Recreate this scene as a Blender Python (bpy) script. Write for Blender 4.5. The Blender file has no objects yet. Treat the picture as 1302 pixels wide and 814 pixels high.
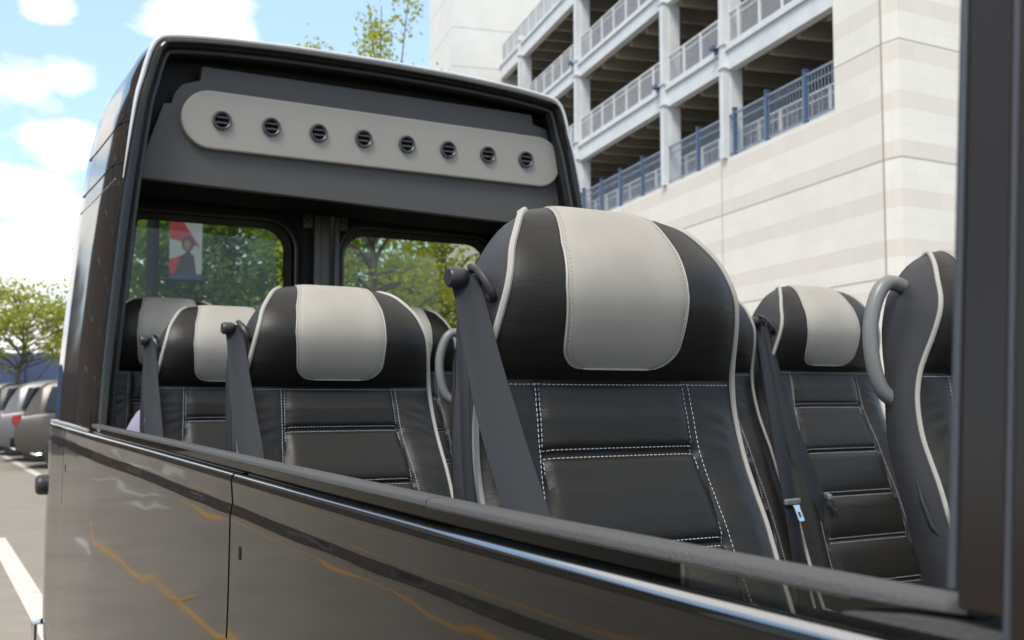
import bpy, bmesh, math, random
from mathutils import Vector, Matrix, noise
PI = math.pi
R = math.radians
scene = bpy.context.scene
C = scene.collection

# ------------------------------------------------------------------ helpers
def link(o):
    C.objects.link(o)
    return o

def tag(o, label=None, cat=None, group=None, kind=None):
    if label: o['label'] = label
    if cat: o['category'] = cat
    if group: o['group'] = group
    if kind: o['kind'] = kind
    return o

def empty(name, loc=(0, 0, 0), rotz=0, label=None, cat=None, group=None):
    o = link(bpy.data.objects.new(name, None))
    o.location = loc
    o.rotation_euler = (0, 0, rotz)
    o.empty_display_size = .1
    return tag(o, label, cat, group)

class MB:
    """collects verts and faces, then links ONE mesh object"""
    def __init__(s):
        s.v = []; s.f = []; s.m = []
    def add(s, vs, fs, mi=0):
        b = len(s.v)
        s.v += [tuple(p) for p in vs]
        s.f += [tuple(i + b for i in f) for f in fs]
        s.m += [mi] * len(fs)
    def box(s, x0, x1, y0, y1, z0, z1, mi=0):
        vs = [(x, y, z) for z in (z0, z1) for y in (y0, y1) for x in (x0, x1)]
        s.add(vs, [(0, 2, 3, 1), (4, 5, 7, 6), (0, 1, 5, 4), (2, 6, 7, 3), (0, 4, 6, 2), (1, 3, 7, 5)], mi)
    def grid(s, rows, closed_u=False, closed_v=False, mi=0, cap=False):
        nr = len(rows); nc = len(rows[0]); vs = [p for r in rows for p in r]; fs = []
        for i in range(nr if closed_v else nr - 1):
            for j in range(nc if closed_u else nc - 1):
                a = i * nc + j; b = i * nc + (j + 1) % nc
                c = ((i + 1) % nr) * nc + (j + 1) % nc; d = ((i + 1) % nr) * nc + j
                fs.append((a, b, c, d))
        if cap:
            fs.append(tuple(range(nc))[::-1]); fs.append(tuple((nr - 1) * nc + j for j in range(nc)))
        s.add(vs, fs, mi)
    def tube(s, pts, r, n=8, mi=0, cap=True, flat=None, closed=False):
        pts = [Vector(p) for p in pts]; rows = []; N = len(pts); prev = None
        for i, p in enumerate(pts):
            if closed:
                t = pts[(i + 1) % N] - pts[i - 1]
            else:
                t = pts[min(i + 1, N - 1)] - pts[max(i - 1, 0)]
            if t.length < 1e-9: t = Vector((0, 0, 1))
            t.normalize()
            if prev is None:
                a = Vector((0, 0, 1)) if abs(t.z) < .9 else Vector((1, 0, 0))
                u = t.cross(a).normalized()
            else:
                u = (prev - t * prev.dot(t)).normalized()
            prev = u; w = t.cross(u)
            rr = r[i] if isinstance(r, (list, tuple)) else r
            rows.append([p + (u * math.cos(2 * PI * k / n) + w * math.sin(2 * PI * k / n)) * rr for k in range(n)])
        s.grid(rows, closed_u=True, closed_v=closed, mi=mi, cap=cap and not closed)
    def build(s, name, mat, parent=None, smooth=True, bevel=0, loc=None, fixn=True):
        me = bpy.data.meshes.new(name)
        me.from_pydata(s.v, [], s.f)
        ms = mat if isinstance(mat, (list, tuple)) else [mat]
        for m in ms: me.materials.append(m)
        if len(ms) > 1: me.polygons.foreach_set('material_index', s.m)
        if fixn:
            bm = bmesh.new(); bm.from_mesh(me)
            bmesh.ops.recalc_face_normals(bm, faces=bm.faces)
            bm.to_mesh(me); bm.free()
        if smooth:
            me.polygons.foreach_set('use_smooth', [True] * len(me.polygons))
            try: me.set_sharp_from_angle(angle=R(38))
            except Exception: pass
        me.update()
        o = link(bpy.data.objects.new(name, me))
        if parent: o.parent = parent
        if loc: o.location = loc
        if bevel:
            b = o.modifiers.new('bevel', 'BEVEL'); b.width = bevel; b.segments = 3; b.limit_method = 'ANGLE'; b.angle_limit = R(30)
        return o

def lathe(prof, n=20, axis='z', c=(0, 0, 0)):
    rows = []
    for r, h in prof:
        row = []
        for k in range(n):
            a = 2 * PI * k / n
            if axis == 'z': row.append((c[0] + r * math.cos(a), c[1] + r * math.sin(a), c[2] + h))
            elif axis == 'y': row.append((c[0] + r * math.cos(a), c[1] + h, c[2] + r * math.sin(a)))
            else: row.append((c[0] + h, c[1] + r * math.cos(a), c[2] + r * math.sin(a)))
        rows.append(row)
    return rows

def lerp(a, b, t): return a + (b - a) * t
def interp(tab, x):
    if x <= tab[0][0]: return tab[0][1]
    for (a, va), (b, vb) in zip(tab, tab[1:]):
        if x <= b: return va + (vb - va) * (x - a) / (b - a)
    return tab[-1][1]
def catmull(pts, n):
    """n samples per span through tuples"""
    out = []; P = [pts[0]] + list(pts) + [pts[-1]]
    for i in range(1, len(P) - 2):
        for k in range(n):
            t = k / n; res = []
            for a, b, c, d in zip(P[i - 1], P[i], P[i + 1], P[i + 2]):
                res.append(.5 * (2 * b + (c - a) * t + (2 * a - 5 * b + 4 * c - d) * t * t + (3 * b - a - 3 * c + d) * t ** 3))
            out.append(tuple(res))
    out.append(tuple(pts[-1]))
    return out

# ------------------------------------------------------------------ materials
def mat(name, col, rough=.5, metal=0, bump=0, bscale=200, var=.08, vscale=6, coat=0, ior=1.5, spec=None, extra=None, detail=4, rvar=0):
    m = bpy.data.materials.new(name); m.use_nodes = True
    nt = m.node_tree; N = nt.nodes; L = nt.links
    b = N['Principled BSDF']
    b.inputs['Roughness'].default_value = rough; b.inputs['Metallic'].default_value = metal
    b.inputs['IOR'].default_value = ior
    if coat: b.inputs['Coat Weight'].default_value = coat; b.inputs['Coat Roughness'].default_value = .02
    if spec is not None: b.inputs['Specular IOR Level'].default_value = spec
    tc = N.new('ShaderNodeTexCoord')
    nz = N.new('ShaderNodeTexNoise'); nz.inputs['Scale'].default_value = vscale; nz.inputs['Detail'].default_value = 5
    L.new(tc.outputs['Object'], nz.inputs['Vector'])
    cr = N.new('ShaderNodeValToRGB')
    cr.color_ramp.elements[0].position = .3; cr.color_ramp.elements[1].position = .7
    cr.color_ramp.elements[0].color = tuple(c * (1 - var) for c in col) + (1,)
    cr.color_ramp.elements[1].color = tuple(min(1, c * (1 + var)) for c in col) + (1,)
    L.new(nz.outputs['Fac'], cr.inputs['Fac']); L.new(cr.outputs['Color'], b.inputs['Base Color'])
    if rvar:
        mr = N.new('ShaderNodeMapRange'); mr.inputs['To Min'].default_value = max(0, rough - rvar); mr.inputs['To Max'].default_value = rough + rvar
        L.new(nz.outputs['Fac'], mr.inputs['Value']); L.new(mr.outputs['Result'], b.inputs['Roughness'])
    if bump:
        n2 = N.new('ShaderNodeTexNoise'); n2.inputs['Scale'].default_value = bscale; n2.inputs['Detail'].default_value = detail
        L.new(tc.outputs['Object'], n2.inputs['Vector'])
        bp = N.new('ShaderNodeBump'); bp.inputs['Strength'].default_value = bump; bp.inputs['Distance'].default_value = .002
        L.new(n2.outputs['Fac'], bp.inputs['Height']); L.new(bp.outputs['Normal'], b.inputs['Normal'])
    if extra: extra(nt, b, tc, cr)
    return m

def leather(name, col, rough, grain=.25, spec=.30, crease=.22):
    """leather: fine voronoi grain plus soft creases"""
    def ex(nt, b, tc, cr):
        N = nt.nodes; L = nt.links
        v = N.new('ShaderNodeTexVoronoi'); v.inputs['Scale'].default_value = 420; v.feature = 'DISTANCE_TO_EDGE'
        L.new(tc.outputs['Object'], v.inputs['Vector'])
        mp = N.new('ShaderNodeMapping'); mp.inputs['Scale'].default_value = (5, 5, 22); mp.inputs['Rotation'].default_value = (0, .25, 0)
        L.new(tc.outputs['Object'], mp.inputs['Vector'])
        n = N.new('ShaderNodeTexNoise'); n.inputs['Scale'].default_value = 2.2; n.inputs['Detail'].default_value = 6; n.inputs['Distortion'].default_value = .6
        L.new(mp.outputs['Vector'], n.inputs['Vector'])
        b1 = N.new('ShaderNodeBump'); b1.inputs['Strength'].default_value = grain; b1.inputs['Distance'].default_value = .0006
        b2 = N.new('ShaderNodeBump'); b2.inputs['Strength'].default_value = crease; b2.inputs['Distance'].default_value = .003
        L.new(v.outputs['Distance'], b1.inputs['Height']); L.new(n.outputs['Fac'], b2.inputs['Height'])
        L.new(b2.outputs['Normal'], b1.inputs['Normal']); L.new(b1.outputs['Normal'], b.inputs['Normal'])
    return mat(name, col, rough, var=.1, vscale=9, extra=ex, rvar=.05, spec=spec)

M = {}
M['leather'] = leather('black_leather', (.0115, .0104, .0088), .42, .35, crease=.34)
M['leather_grey'] = leather('grey_leather', (.30, .277, .243), .55, .2, crease=.07)
M['vinyl'] = leather('charcoal_vinyl', (.036, .036, .039), .5, .15)
M['piping'] = mat('piping', (.33, .31, .28), .45, var=.06)
M['thread'] = mat('white_thread', (.46, .49, .55), .7, var=.1)
M['thread_grey'] = mat('grey_thread', (.36, .35, .33), .7, var=.1)
def weave(nt, b, tc, cr):
    N = nt.nodes; L = nt.links
    w = N.new('ShaderNodeTexWave'); w.inputs['Scale'].default_value = 260; w.bands_direction = 'Z'; w.inputs['Distortion'].default_value = .6
    L.new(tc.outputs['Object'], w.inputs['Vector'])
    p = N.new('ShaderNodeBump'); p.inputs['Strength'].default_value = .35; p.inputs['Distance'].default_value = .0006
    L.new(w.outputs['Fac'], p.inputs['Height']); L.new(p.outputs['Normal'], b.inputs['Normal'])
M['belt'] = mat('belt_webbing', (.0125, .0150, .0195), .65, spec=.28, extra=weave, var=.12, vscale=14)
M['plastic'] = mat('black_plastic', (.022, .022, .024), .38, bump=.15, bscale=500)
M['tongue_plastic'] = mat('grey_plastic', (.16, .155, .145), .4)
M['steel'] = mat('bright_steel', (.8, .8, .8), .22, 1, rvar=.06)
M['handle'] = mat('grey_handle', (.165, .165, .16), .38, bump=.1, bscale=300)
M['belt_trim'] = mat('belt_trim_metal', (.40, .40, .41), .10, 1, var=.04)
M['edge_glint'] = mat('pale_edge_glint', (.55, .56, .56), .18, var=.05)  # pale colour standing in for the sky glint on the roof edge
M['trim'] = mat('textured_trim', (.062, .062, .062), .58, bump=.7, bscale=420, var=.05)
M['header'] = mat('header_vinyl', (.056, .0545, .0515), .6, bump=.2, bscale=600, var=.04)
M['panel_grey'] = mat('grey_panel', (.255, .237, .21), .55, bump=.12, bscale=500, var=.03)
def ripple(nt, b, tc, cr):
    N = nt.nodes; L = nt.links
    mp = N.new('ShaderNodeMapping'); mp.inputs['Scale'].default_value = (1, 2.2, 7); L.new(tc.outputs['Object'], mp.inputs['Vector'])
    n = N.new('ShaderNodeTexNoise'); n.inputs['Scale'].default_value = 1.6; n.inputs['Detail'].default_value = 0; L.new(mp.outputs['Vector'], n.inputs['Vector'])
    n2 = N.new('ShaderNodeTexNoise'); n2.inputs['Scale'].default_value = 130; n2.inputs['Detail'].default_value = 2; L.new(tc.outputs['Object'], n2.inputs['Vector'])
    b1 = N.new('ShaderNodeBump'); b1.inputs['Strength'].default_value = 1; b1.inputs['Distance'].default_value = .0005; L.new(n.outputs['Fac'], b1.inputs['Height'])
    b2 = N.new('ShaderNodeBump'); b2.inputs['Strength'].default_value = .25; b2.inputs['Distance'].default_value = .00001; L.new(n2.outputs['Fac'], b2.inputs['Height'])
    L.new(b1.outputs['Normal'], b2.inputs['Normal']); L.new(b2.outputs['Normal'], b.inputs['Normal'])
M['paint'] = mat('black_paint', (.012, .0115, .011), .045, ior=1.34, var=.05, vscale=3, rvar=.015, extra=ripple)
M['black'] = mat('matt_black', (.0055, .0053, .005), .55, spec=.25, bump=.1, bscale=60)
M['rubber'] = mat('rubber', (.02, .021, .023), .45, bump=.1, bscale=300)
M['rubber_blue'] = mat('grey_rubber', (.045, .048, .06), .45, bump=.1, bscale=300)
M['int_metal'] = mat('door_inner_metal', (.055, .047, .038), .33, var=.3, vscale=7, bump=.15, bscale=18)
M['vent'] = mat('vent_plastic', (.045, .047, .05), .4)
M['dark0'] = mat('gap_dark', (.004, .004, .004), .9, spec=.08)
M['floor'] = mat('bus_floor', (.05, .05, .05), .6, bump=.2, bscale=300)
def plate(nt, b, tc, cr):
    cr.color_ramp.elements[0].color = (.017, .014, .012, 1); cr.color_ramp.elements[1].color = (.026, .018, .014, 1)
M['pillar'] = mat('pillar_plate', (.02, .016, .014), .2, ior=1.36, vscale=3, var=.3, extra=plate, rvar=.08, bump=.04, bscale=40)
M['lilac'] = mat('lilac_cloth', (.26, .24, .34), .85, bump=.4, bscale=60)

def glass(name, tint, rough=0, ior=1.45):
    m = bpy.data.materials.new(name); m.use_nodes = True; nt = m.node_tree; N = nt.nodes; L = nt.links
    N.remove(N['Principled BSDF'])
    out = N['Material Output']
    t = N.new('ShaderNodeBsdfTransparent'); t.inputs['Color'].default_value = tint + (1,)
    g = N.new('ShaderNodeBsdfGlossy'); g.inputs['Roughness'].default_value = rough; g.inputs['Color'].default_value = (.9, .9, .9, 1)
    f = N.new('ShaderNodeFresnel'); f.inputs['IOR'].default_value = ior
    x = N.new('ShaderNodeMixShader')
    L.new(f.outputs[0], x.inputs[0]); L.new(t.outputs[0], x.inputs[1]); L.new(g.outputs[0], x.inputs[2]); L.new(x.outputs[0], out.inputs[0])
    return m
M['glass_tint'] = glass('tinted_glass', (.56, .60, .53))
M['glass_side'] = glass('side_glass', (.55, .57, .55), 0, 1.28)
M['glass_dark'] = mat('dark_glass', (.01, .011, .012), .04, ior=1.6)

# asphalt
def asph(nt, b, tc, cr):
    N = nt.nodes; L = nt.links
    n = N.new('ShaderNodeTexNoise'); n.inputs['Scale'].default_value = 55; n.inputs['Detail'].default_value = 6
    n3 = N.new('ShaderNodeTexNoise'); n3.inputs['Scale'].default_value = .35; n3.inputs['Detail'].default_value = 5
    L.new(tc.outputs['Object'], n.inputs['Vector']); L.new(tc.outputs['Object'], n3.inputs['Vector'])
    r1 = N.new('ShaderNodeMapRange'); r1.inputs['To Min'].default_value = .75; r1.inputs['To Max'].default_value = 1.25
    r2 = N.new('ShaderNodeMapRange'); r2.inputs['To Min'].default_value = .8; r2.inputs['To Max'].default_value = 1.2
    L.new(n.outputs['Fac'], r1.inputs['Value']); L.new(n3.outputs['Fac'], r2.inputs['Value'])
    mu = N.new('ShaderNodeMath'); mu.operation = 'MULTIPLY'; L.new(r1.outputs[0], mu.inputs[0]); L.new(r2.outputs[0], mu.inputs[1])
    hv = N.new('ShaderNodeHueSaturation'); L.new(cr.outputs['Color'], hv.inputs['Color']); L.new(mu.outputs[0], hv.inputs['Value'])
    L.new(hv.outputs['Color'], b.inputs['Base Color'])
M['asphalt'] = mat('asphalt', (.24, .213, .182), .85, bump=.4, bscale=90, extra=asph, vscale=2)
def worn(nt, b, tc, cr):
    N = nt.nodes; L = nt.links
    n = N.new('ShaderNodeTexNoise'); n.inputs['Scale'].default_value = 9; n.inputs['Detail'].default_value = 8; n.inputs['Roughness'].default_value = .75
    L.new(tc.outputs['Object'], n.inputs['Vector'])
    rr = N.new('ShaderNodeValToRGB'); rr.color_ramp.elements[0].position = .30; rr.color_ramp.elements[1].position = .40
    L.new(n.outputs['Fac'], rr.inputs['Fac'])
    mx = N.new('ShaderNodeMixRGB'); mx.inputs['Color1'].default_value = (.24, .213, .182, 1)
    L.new(rr.outputs['Color'], mx.inputs['Fac']); L.new(cr.outputs['Color'], mx.inputs['Color2']); L.new(mx.outputs['Color'], b.inputs['Base Color'])
M['white_line'] = mat('white_marking', (.55, .53, .49), .7, extra=worn)
M['yellow_line'] = mat('yellow_marking', (.72, .36, .03), .7, extra=worn)

# ------------------------------------------------------------------ world, sun, camera
SUN_EL, SUN_AZ = R(54), R(236)          # azimuth clockwise from +Y : light from behind the camera, a little left
w = bpy.data.worlds.new('World'); scene.world = w; w.use_nodes = True
nt = w.node_tree; N = nt.nodes; L = nt.links
bg = N['Background']; out = N['World Output']
sky = N.new('ShaderNodeTexSky'); sky.sky_type = 'NISHITA'; sky.sun_disc = False
sky.sun_elevation = SUN_EL; sky.sun_rotation = SUN_AZ; sky.air_density = 1.0; sky.dust_density = .6; sky.ozone_density = 1.2
L.new(sky.outputs[0], bg.inputs['Color']); bg.inputs['Strength'].default_value = .15
tc = N.new('ShaderNodeTexCoord')
mp = N.new('ShaderNodeMapping'); mp.inputs['Scale'].default_value = (1, 1, 2.6)
L.new(tc.outputs['Generated'], mp.inputs['Vector'])
n1 = N.new('ShaderNodeTexNoise'); n1.inputs['Scale'].default_value = 9; n1.inputs['Detail'].default_value = 10; n1.inputs['Roughness'].default_value = .58
L.new(mp.outputs['Vector'], n1.inputs['Vector'])
FPX = 1370.0
pitch = math.atan(96 / FPX); yaw = math.atan2(801, math.hypot(FPX, 96))
fw = Vector((math.sin(yaw) * math.cos(pitch), math.cos(yaw) * math.cos(pitch), math.sin(pitch)))
rt = Vector((math.cos(yaw), -math.sin(yaw), 0)); up = rt.cross(fw)
def mth(op, a, b=None):
    m = N.new('ShaderNodeMath'); m.operation = op
    for i, v in enumerate((a, b)):
        if v is None: continue
        if isinstance(v, (int, float)): m.inputs[i].default_value = v
        else: L.new(v, m.inputs[i])
    return m.outputs[0]
wn = mth('MULTIPLY', mth('SUBTRACT', n1.outputs['Fac'], .5), 2.6)
best = None
# clouds as directions in the sky (photo column, row, angular radius)
for x, y, r in ((255, 18, .050), (290, 35, .032), (30, 105, .045), (80, 100, .038), (85, 190, .040), (10, 250, .06), (60, 10, .022), (40, 330, .11), (-120, 300, .14), (100, 300, .05), (-160, 90, .09), (-300, 200, .12), (1500, 60, .2), (1500, -300, .25)):
    d = (fw + rt * ((x - 651) / FPX) - up * ((y - 407) / FPX)).normalized()
    c3 = N.new('ShaderNodeCombineXYZ'); c3.inputs[0].default_value = d.x; c3.inputs[1].default_value = d.y; c3.inputs[2].default_value = d.z * 1.7
    m3 = N.new('ShaderNodeMapping'); m3.inputs['Scale'].default_value = (1, 1, 1.7); L.new(tc.outputs['Generated'], m3.inputs['Vector'])
    dd = N.new('ShaderNodeVectorMath'); dd.operation = 'DISTANCE'; L.new(m3.outputs[0], dd.inputs[0]); L.new(c3.outputs[0], dd.inputs[1])
    v = mth('SUBTRACT', 1.0, mth('DIVIDE', dd.outputs['Value'], r))
    best = v if best is None else mth('MAXIMUM', best, v)
sep = N.new('ShaderNodeSeparateXYZ'); L.new(tc.outputs['Generated'], sep.inputs[0])
ov = N.new('ShaderNodeMapRange'); ov.inputs['From Min'].default_value = .42; ov.inputs['From Max'].default_value = .56; ov.inputs['To Min'].default_value = -1.5; ov.inputs['To Max'].default_value = .75  # unseen cloud cover overhead, added to whiten the light on the seats
L.new(sep.outputs['Z'], ov.inputs['Value'])
hz = N.new('ShaderNodeMapRange'); hz.inputs['From Min'].default_value = .03; hz.inputs['From Max'].default_value = .13; hz.inputs['To Min'].default_value = .9; hz.inputs['To Max'].default_value = -1.2
L.new(sep.outputs['Z'], hz.inputs['Value'])
best = mth('MAXIMUM', mth('MAXIMUM', best, ov.outputs[0]), hz.outputs[0])
ad3 = mth('ADD', best, wn)
cr = N.new('ShaderNodeValToRGB'); cr.color_ramp.elements[0].position = .05; cr.color_ramp.elements[1].position = .62
L.new(ad3, cr.inputs['Fac'])
bc = N.new('ShaderNodeBackground'); bc.inputs['Color'].default_value = (1, .975, .94, 1); bc.inputs['Strength'].default_value = .62
# thin veil of high haze over the blue
veil = N.new('ShaderNodeBackground'); veil.inputs['Color'].default_value = (.56, .79, 1, 1); veil.inputs['Strength'].default_value = .44
mv = N.new('ShaderNodeMixShader'); mv.inputs[0].default_value = .62
L.new(bg.outputs[0], mv.inputs[1]); L.new(veil.outputs[0], mv.inputs[2])
mx = N.new('ShaderNodeMixShader')
L.new(cr.outputs['Color'], mx.inputs[0]); L.new(mv.outputs[0], mx.inputs[1]); L.new(bc.outputs[0], mx.inputs[2]); L.new(mx.outputs[0], out.inputs[0])

sd = bpy.data.lights.new('sun', 'SUN'); sd.energy = 1.5; sd.angle = R(18); sd.color = (1, .955, .89)
so = link(bpy.data.objects.new('sun', sd))
dirv = Vector((math.sin(SUN_AZ) * math.cos(SUN_EL), math.cos(SUN_AZ) * math.cos(SUN_EL), math.sin(SUN_EL)))
so.rotation_euler = dirv.to_track_quat('Z', 'Y').to_euler(); so.location = dirv * 30

FPX, W0, H0 = 1370.0, 1302, 814
pitch = math.atan(96 / 1370); yaw = math.atan2(801, math.hypot(1370, 96))
cd = bpy.data.cameras.new('camera'); cam = link(bpy.data.objects.new('camera', cd))
cd.sensor_width = 36; cd.lens = FPX / W0 * 36; cd.clip_start = .02; cd.clip_end = 2000
cam.location = (0, 0, 1.6); cam.rotation_euler = (PI / 2 + pitch, 0, -yaw)
cd.dof.use_dof = True; cd.dof.focus_distance = 1.5; cd.dof.aperture_fstop = 9.5
scene.camera = cam
vs = scene.view_settings; vs.view_transform = 'Standard'; vs.look = 'None'; vs.exposure = 1.2; vs.gamma = 1; vs.use_curve_mapping = False

fw = Vector((math.sin(yaw) * math.cos(pitch), math.cos(yaw) * math.cos(pitch), math.sin(pitch)))
rt = Vector((math.cos(yaw), -math.sin(yaw), 0)); up = rt.cross(fw)
def at(x, y, X=None, Y=None, Z=None):
    """survey helper: the world point seen at photo pixel x, y on a plane X=, Y= or Z="""
    d = fw + rt * ((x - 651) / FPX) - up * ((y - 407) / FPX)
    t = X / d.x if X is not None else Y / d.y if Y is not None else (Z - 1.6) / d.z
    return Vector((0, 0, 1.6)) + d * t

# ------------------------------------------------------------------ ground
g = MB(); g.add([(-400, -400, 0), (400, -400, 0), (400, 400, 0), (-400, 400, 0)], [(0, 1, 2, 3)])
tag(g.build('ground', M['asphalt'], smooth=False), kind='structure')
def stripe(name, pts, wd, m, z=.004):
    pts = [Vector((p[0], p[1], z)) for p in pts]
    s_ = catmull([tuple(p) for p in pts], 8) if len(pts) > 2 else [tuple(p) for p in pts]
    s_ = [Vector(p) for p in s_]; rows = []
    for i, p in enumerate(s_):
        t = s_[min(i + 1, len(s_) - 1)] - s_[max(i - 1, 0)]; t.normalize(); n = Vector((-t.y, t.x, 0))
        rows.append([p - n * wd / 2, p + n * wd / 2])
    q = MB(); q.grid(rows)
    return tag(q.build(name, m, smooth=False, fixn=False), kind='structure')
stripe('white_road_marking', [(2.55, 38), (2.83, 32.5), (2.81, 27.2), (2.78, 23.5), (2.9, 19)], .16, M['white_line'])
stripe('white_road_marking', [(1.17, 13.5), (1.09, 9.8), (1.0, 6)], .17, M['white_line'])

def wob(x, y0, y1, st=.8, a=.05):
    n = int((y1 - y0) / st); return [(x + a * math.sin(k * 1.7) + a * .6 * math.sin(k * .61 + 1), y0 + (y1 - y0) * k / n) for k in range(n + 1)]
stripe('yellow_road_marking', wob(-2.42, -3, 17.5, 1.4, .05), .09, M['yellow_line'])
stripe('yellow_road_marking', wob(-4.1, -3, 22, 1.4, .05), .09, M['yellow_line'])
stripe('yellow_road_marking', wob(-.88, 5, 15.5, 1.6, .02), .035, M['yellow_line'])
for y_ in (-.5, 1.9, 4.3, 6.8, 9.55, 12.4, 15):
    stripe('yellow_road_marking', [(-2.44, y_), (-2.85, y_ + .05)], .09, M['yellow_line'], .008)
    stripe('yellow_road_marking', [(-4.12, y_ + .4), (-4.5, y_ + .45)], .09, M['yellow_line'], .008)
for y_ in (9.2, 14.6): stripe('yellow_road_marking', [(-.86, y_), (-1.05, y_ + .05)], .05, M['yellow_line'], .008)
stripe('white_road_marking', [(-.5, 13.5), (-.53, 12.0)], .07, M['white_line'])
stripe('white_road_marking', [(-1.75, 23.5), (-2.35, 21.8), (-2.15, 20), (-2.25, 18.4)], .12, M['white_line'])
stripe('white_road_marking', [(-1.93, 17.6), (-1.9, 16.7), (-2.0, 16.1)], .10, M['white_line'])

# ------------------------------------------------------------------ minibus shell
bus = empty('open_top_minibus', (1.55, 2, 0), 0, 'black open top minibus with roof kept only over the rear, seen from alongside', 'minibus')
bus_inv = Vector((-1.55, -2, 0))
def bp(mb, name, m, parent=bus, **k):
    mb.v = [(x - 1.55, y - 2, z) for x, y, z in mb.v]
    if parent is not bus:
        pl = parent.location; mb.v = [(x - pl.x, y - pl.y, z - pl.z) for x, y, z in mb.v]
    return mb.build(name, m, parent, **k)
CX = 1.55
def xo(y):      # outer belt line of the side: tapers in towards the rear
    return interp([(-2, .47), (.6, .470), (.95, .474), (1.3, .484), (1.75, .499), (2.4, .514), (3.2, .527), (4.0, .548), (4.3, .553), (4.42, .560), (4.50, .580), (4.55, .62), (4.58, .69)], y)
def zb(y):
    return interp([(-2, 1.47), (.8, 1.47), (1.7, 1.475), (3, 1.487), (4.3, 1.501)], y)
ys_all = [-1.6 + i * .1 for i in range(20)] + [.4 + i * .05 for i in range(72)] + [4.0 + i * .025 for i in range(23)] + [4.57]
# section of the lower body: (outward, dz from belt)
SEC = [(-.018, -.030), (-.014, -.006), (-.008, -.0005), (-.002, .0), (.0032, -.0014), (.0066, -.0050), (.0084, -.0100), (.0087, -.0145), (.0082, -.020), (.0073, -.030),
       (.0066, -.040), (.0063, -.0455), (.0063, -.0490), (.0069, -.0530), (.0085, -.0600), (.0094, -.0655), (.0097, -.069), (.0098, -.075), (.0099, -.11), (.0108, -.208), (.0122, -.26), (.0133, -.31), (.0144, -.36), (.0154, -.42), (.0160, -.50), (.0158, -.60), (.0140, -.70), (.010, -.80), (-.02, -.95), (-.06, -1.1)]
def side_rows(y0, y1, sec, far=False):
    yy = [y for y in ys_all if y0 < y < y1]; yy = [y0] + yy + [y1]; rows = []
    for y in yy:
        r = []
        for o, dz in sec:
            x = xo(y) - o; z = zb(y) + dz
            if -.071 < dz < -.044 and o > 0:      # the crease is not dead straight
                z += .0016 * noise.noise(Vector((y * 2.1, 0, 3))) + .0011 * noise.noise(Vector((y * 7.5, 0, 8)))
                x -= .00035 * noise.noise(Vector((y * 9, dz * 90, 1)))
            if far: x = 2 * CX - x
            r.append((x, y, z))
        rows.append(r)
    return rows
GAP = .011
seams = [-1.6, .36, 1.735, 3.93, 4.58]
def slab(rows):
    """thin closed panel from surface rows (adds returns at the two seam ends)"""
    q = MB(); q.grid(rows)
    for r in (rows[0], rows[-1]):
        inner = [(p[0] + (.02 if p[0] < CX else -.02), p[1], p[2]) for p in r]
        q.grid([r, inner])
    return q
for far in (False, True):
    for a, b in zip(seams, seams[1:]):
        # below z'=-.28 the seam closes (the seam line ends, as in the photo)
        q = slab(side_rows(a + GAP / 2, b - GAP / 2, SEC[:21], far))
        bp(q, 'body_panel', M['paint'])
    q = MB(); q.grid(side_rows(seams[0], seams[-1], SEC[20:], far)); bp(q, 'lower_panel', M['paint'])
# bright belt trim along the shoulder
for far in (False, True):
    for a, b in zip(seams[:-1], seams[1:]):
        rows = side_rows(a + GAP / 2, b - GAP / 2, [(o + .0006, dz + .0006) for o, dz in [(.0005, -.0008), (.0032, -.0014), (.0052, -.0033), (.0066, -.0050), (.0074, -.0068)]], far)
        q = MB(); q.grid(rows); bp(q, 'belt_trim', M['belt_trim'])
# seam backing (dark rubber in the gaps), stops above the sill
for far in (False, True):
    for y in seams[1:-1]:
        q = MB(); r0 = side_rows(y - .0065, y + .0065, [(o - .004, dz) for o, dz in SEC[1:21]], far); q.grid([r0[0], r0[-1]])
        bp(q, 'seam_seal', M['dark0'])
# lock cylinder, small hinge cover
q = MB(); q.box(.4845, .492, 1.660, 1.674, 1.346, 1.368); bp(q, 'door_lock', M['black'], bevel=.003)
q = MB(); p = (.505, 3.42, 1.385); q.box(.5335, .545, 3.84, 3.87, 1.345, 1.372); bp(q, 'hinge_cap', M['black'], bevel=.003)
# rear corner buffer and chrome handle
q = MB(); q.grid(lathe([(.0001, .0), (.030, .0), (.038, .008), (.040, .02), (.040, .07), (.0001, .07)], 22, 'x', (.533, 4.62, 1.250)), closed_u=True); bp(q, 'door_buffer', M['rubber'])
q = MB(); q.tube([(.56, 4.52, .74), (.535, 4.55, .73), (.535, 4.55, .64), (.56, 4.52, .63)], .012); bp(q, 'step_handle', M['steel'])

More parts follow.
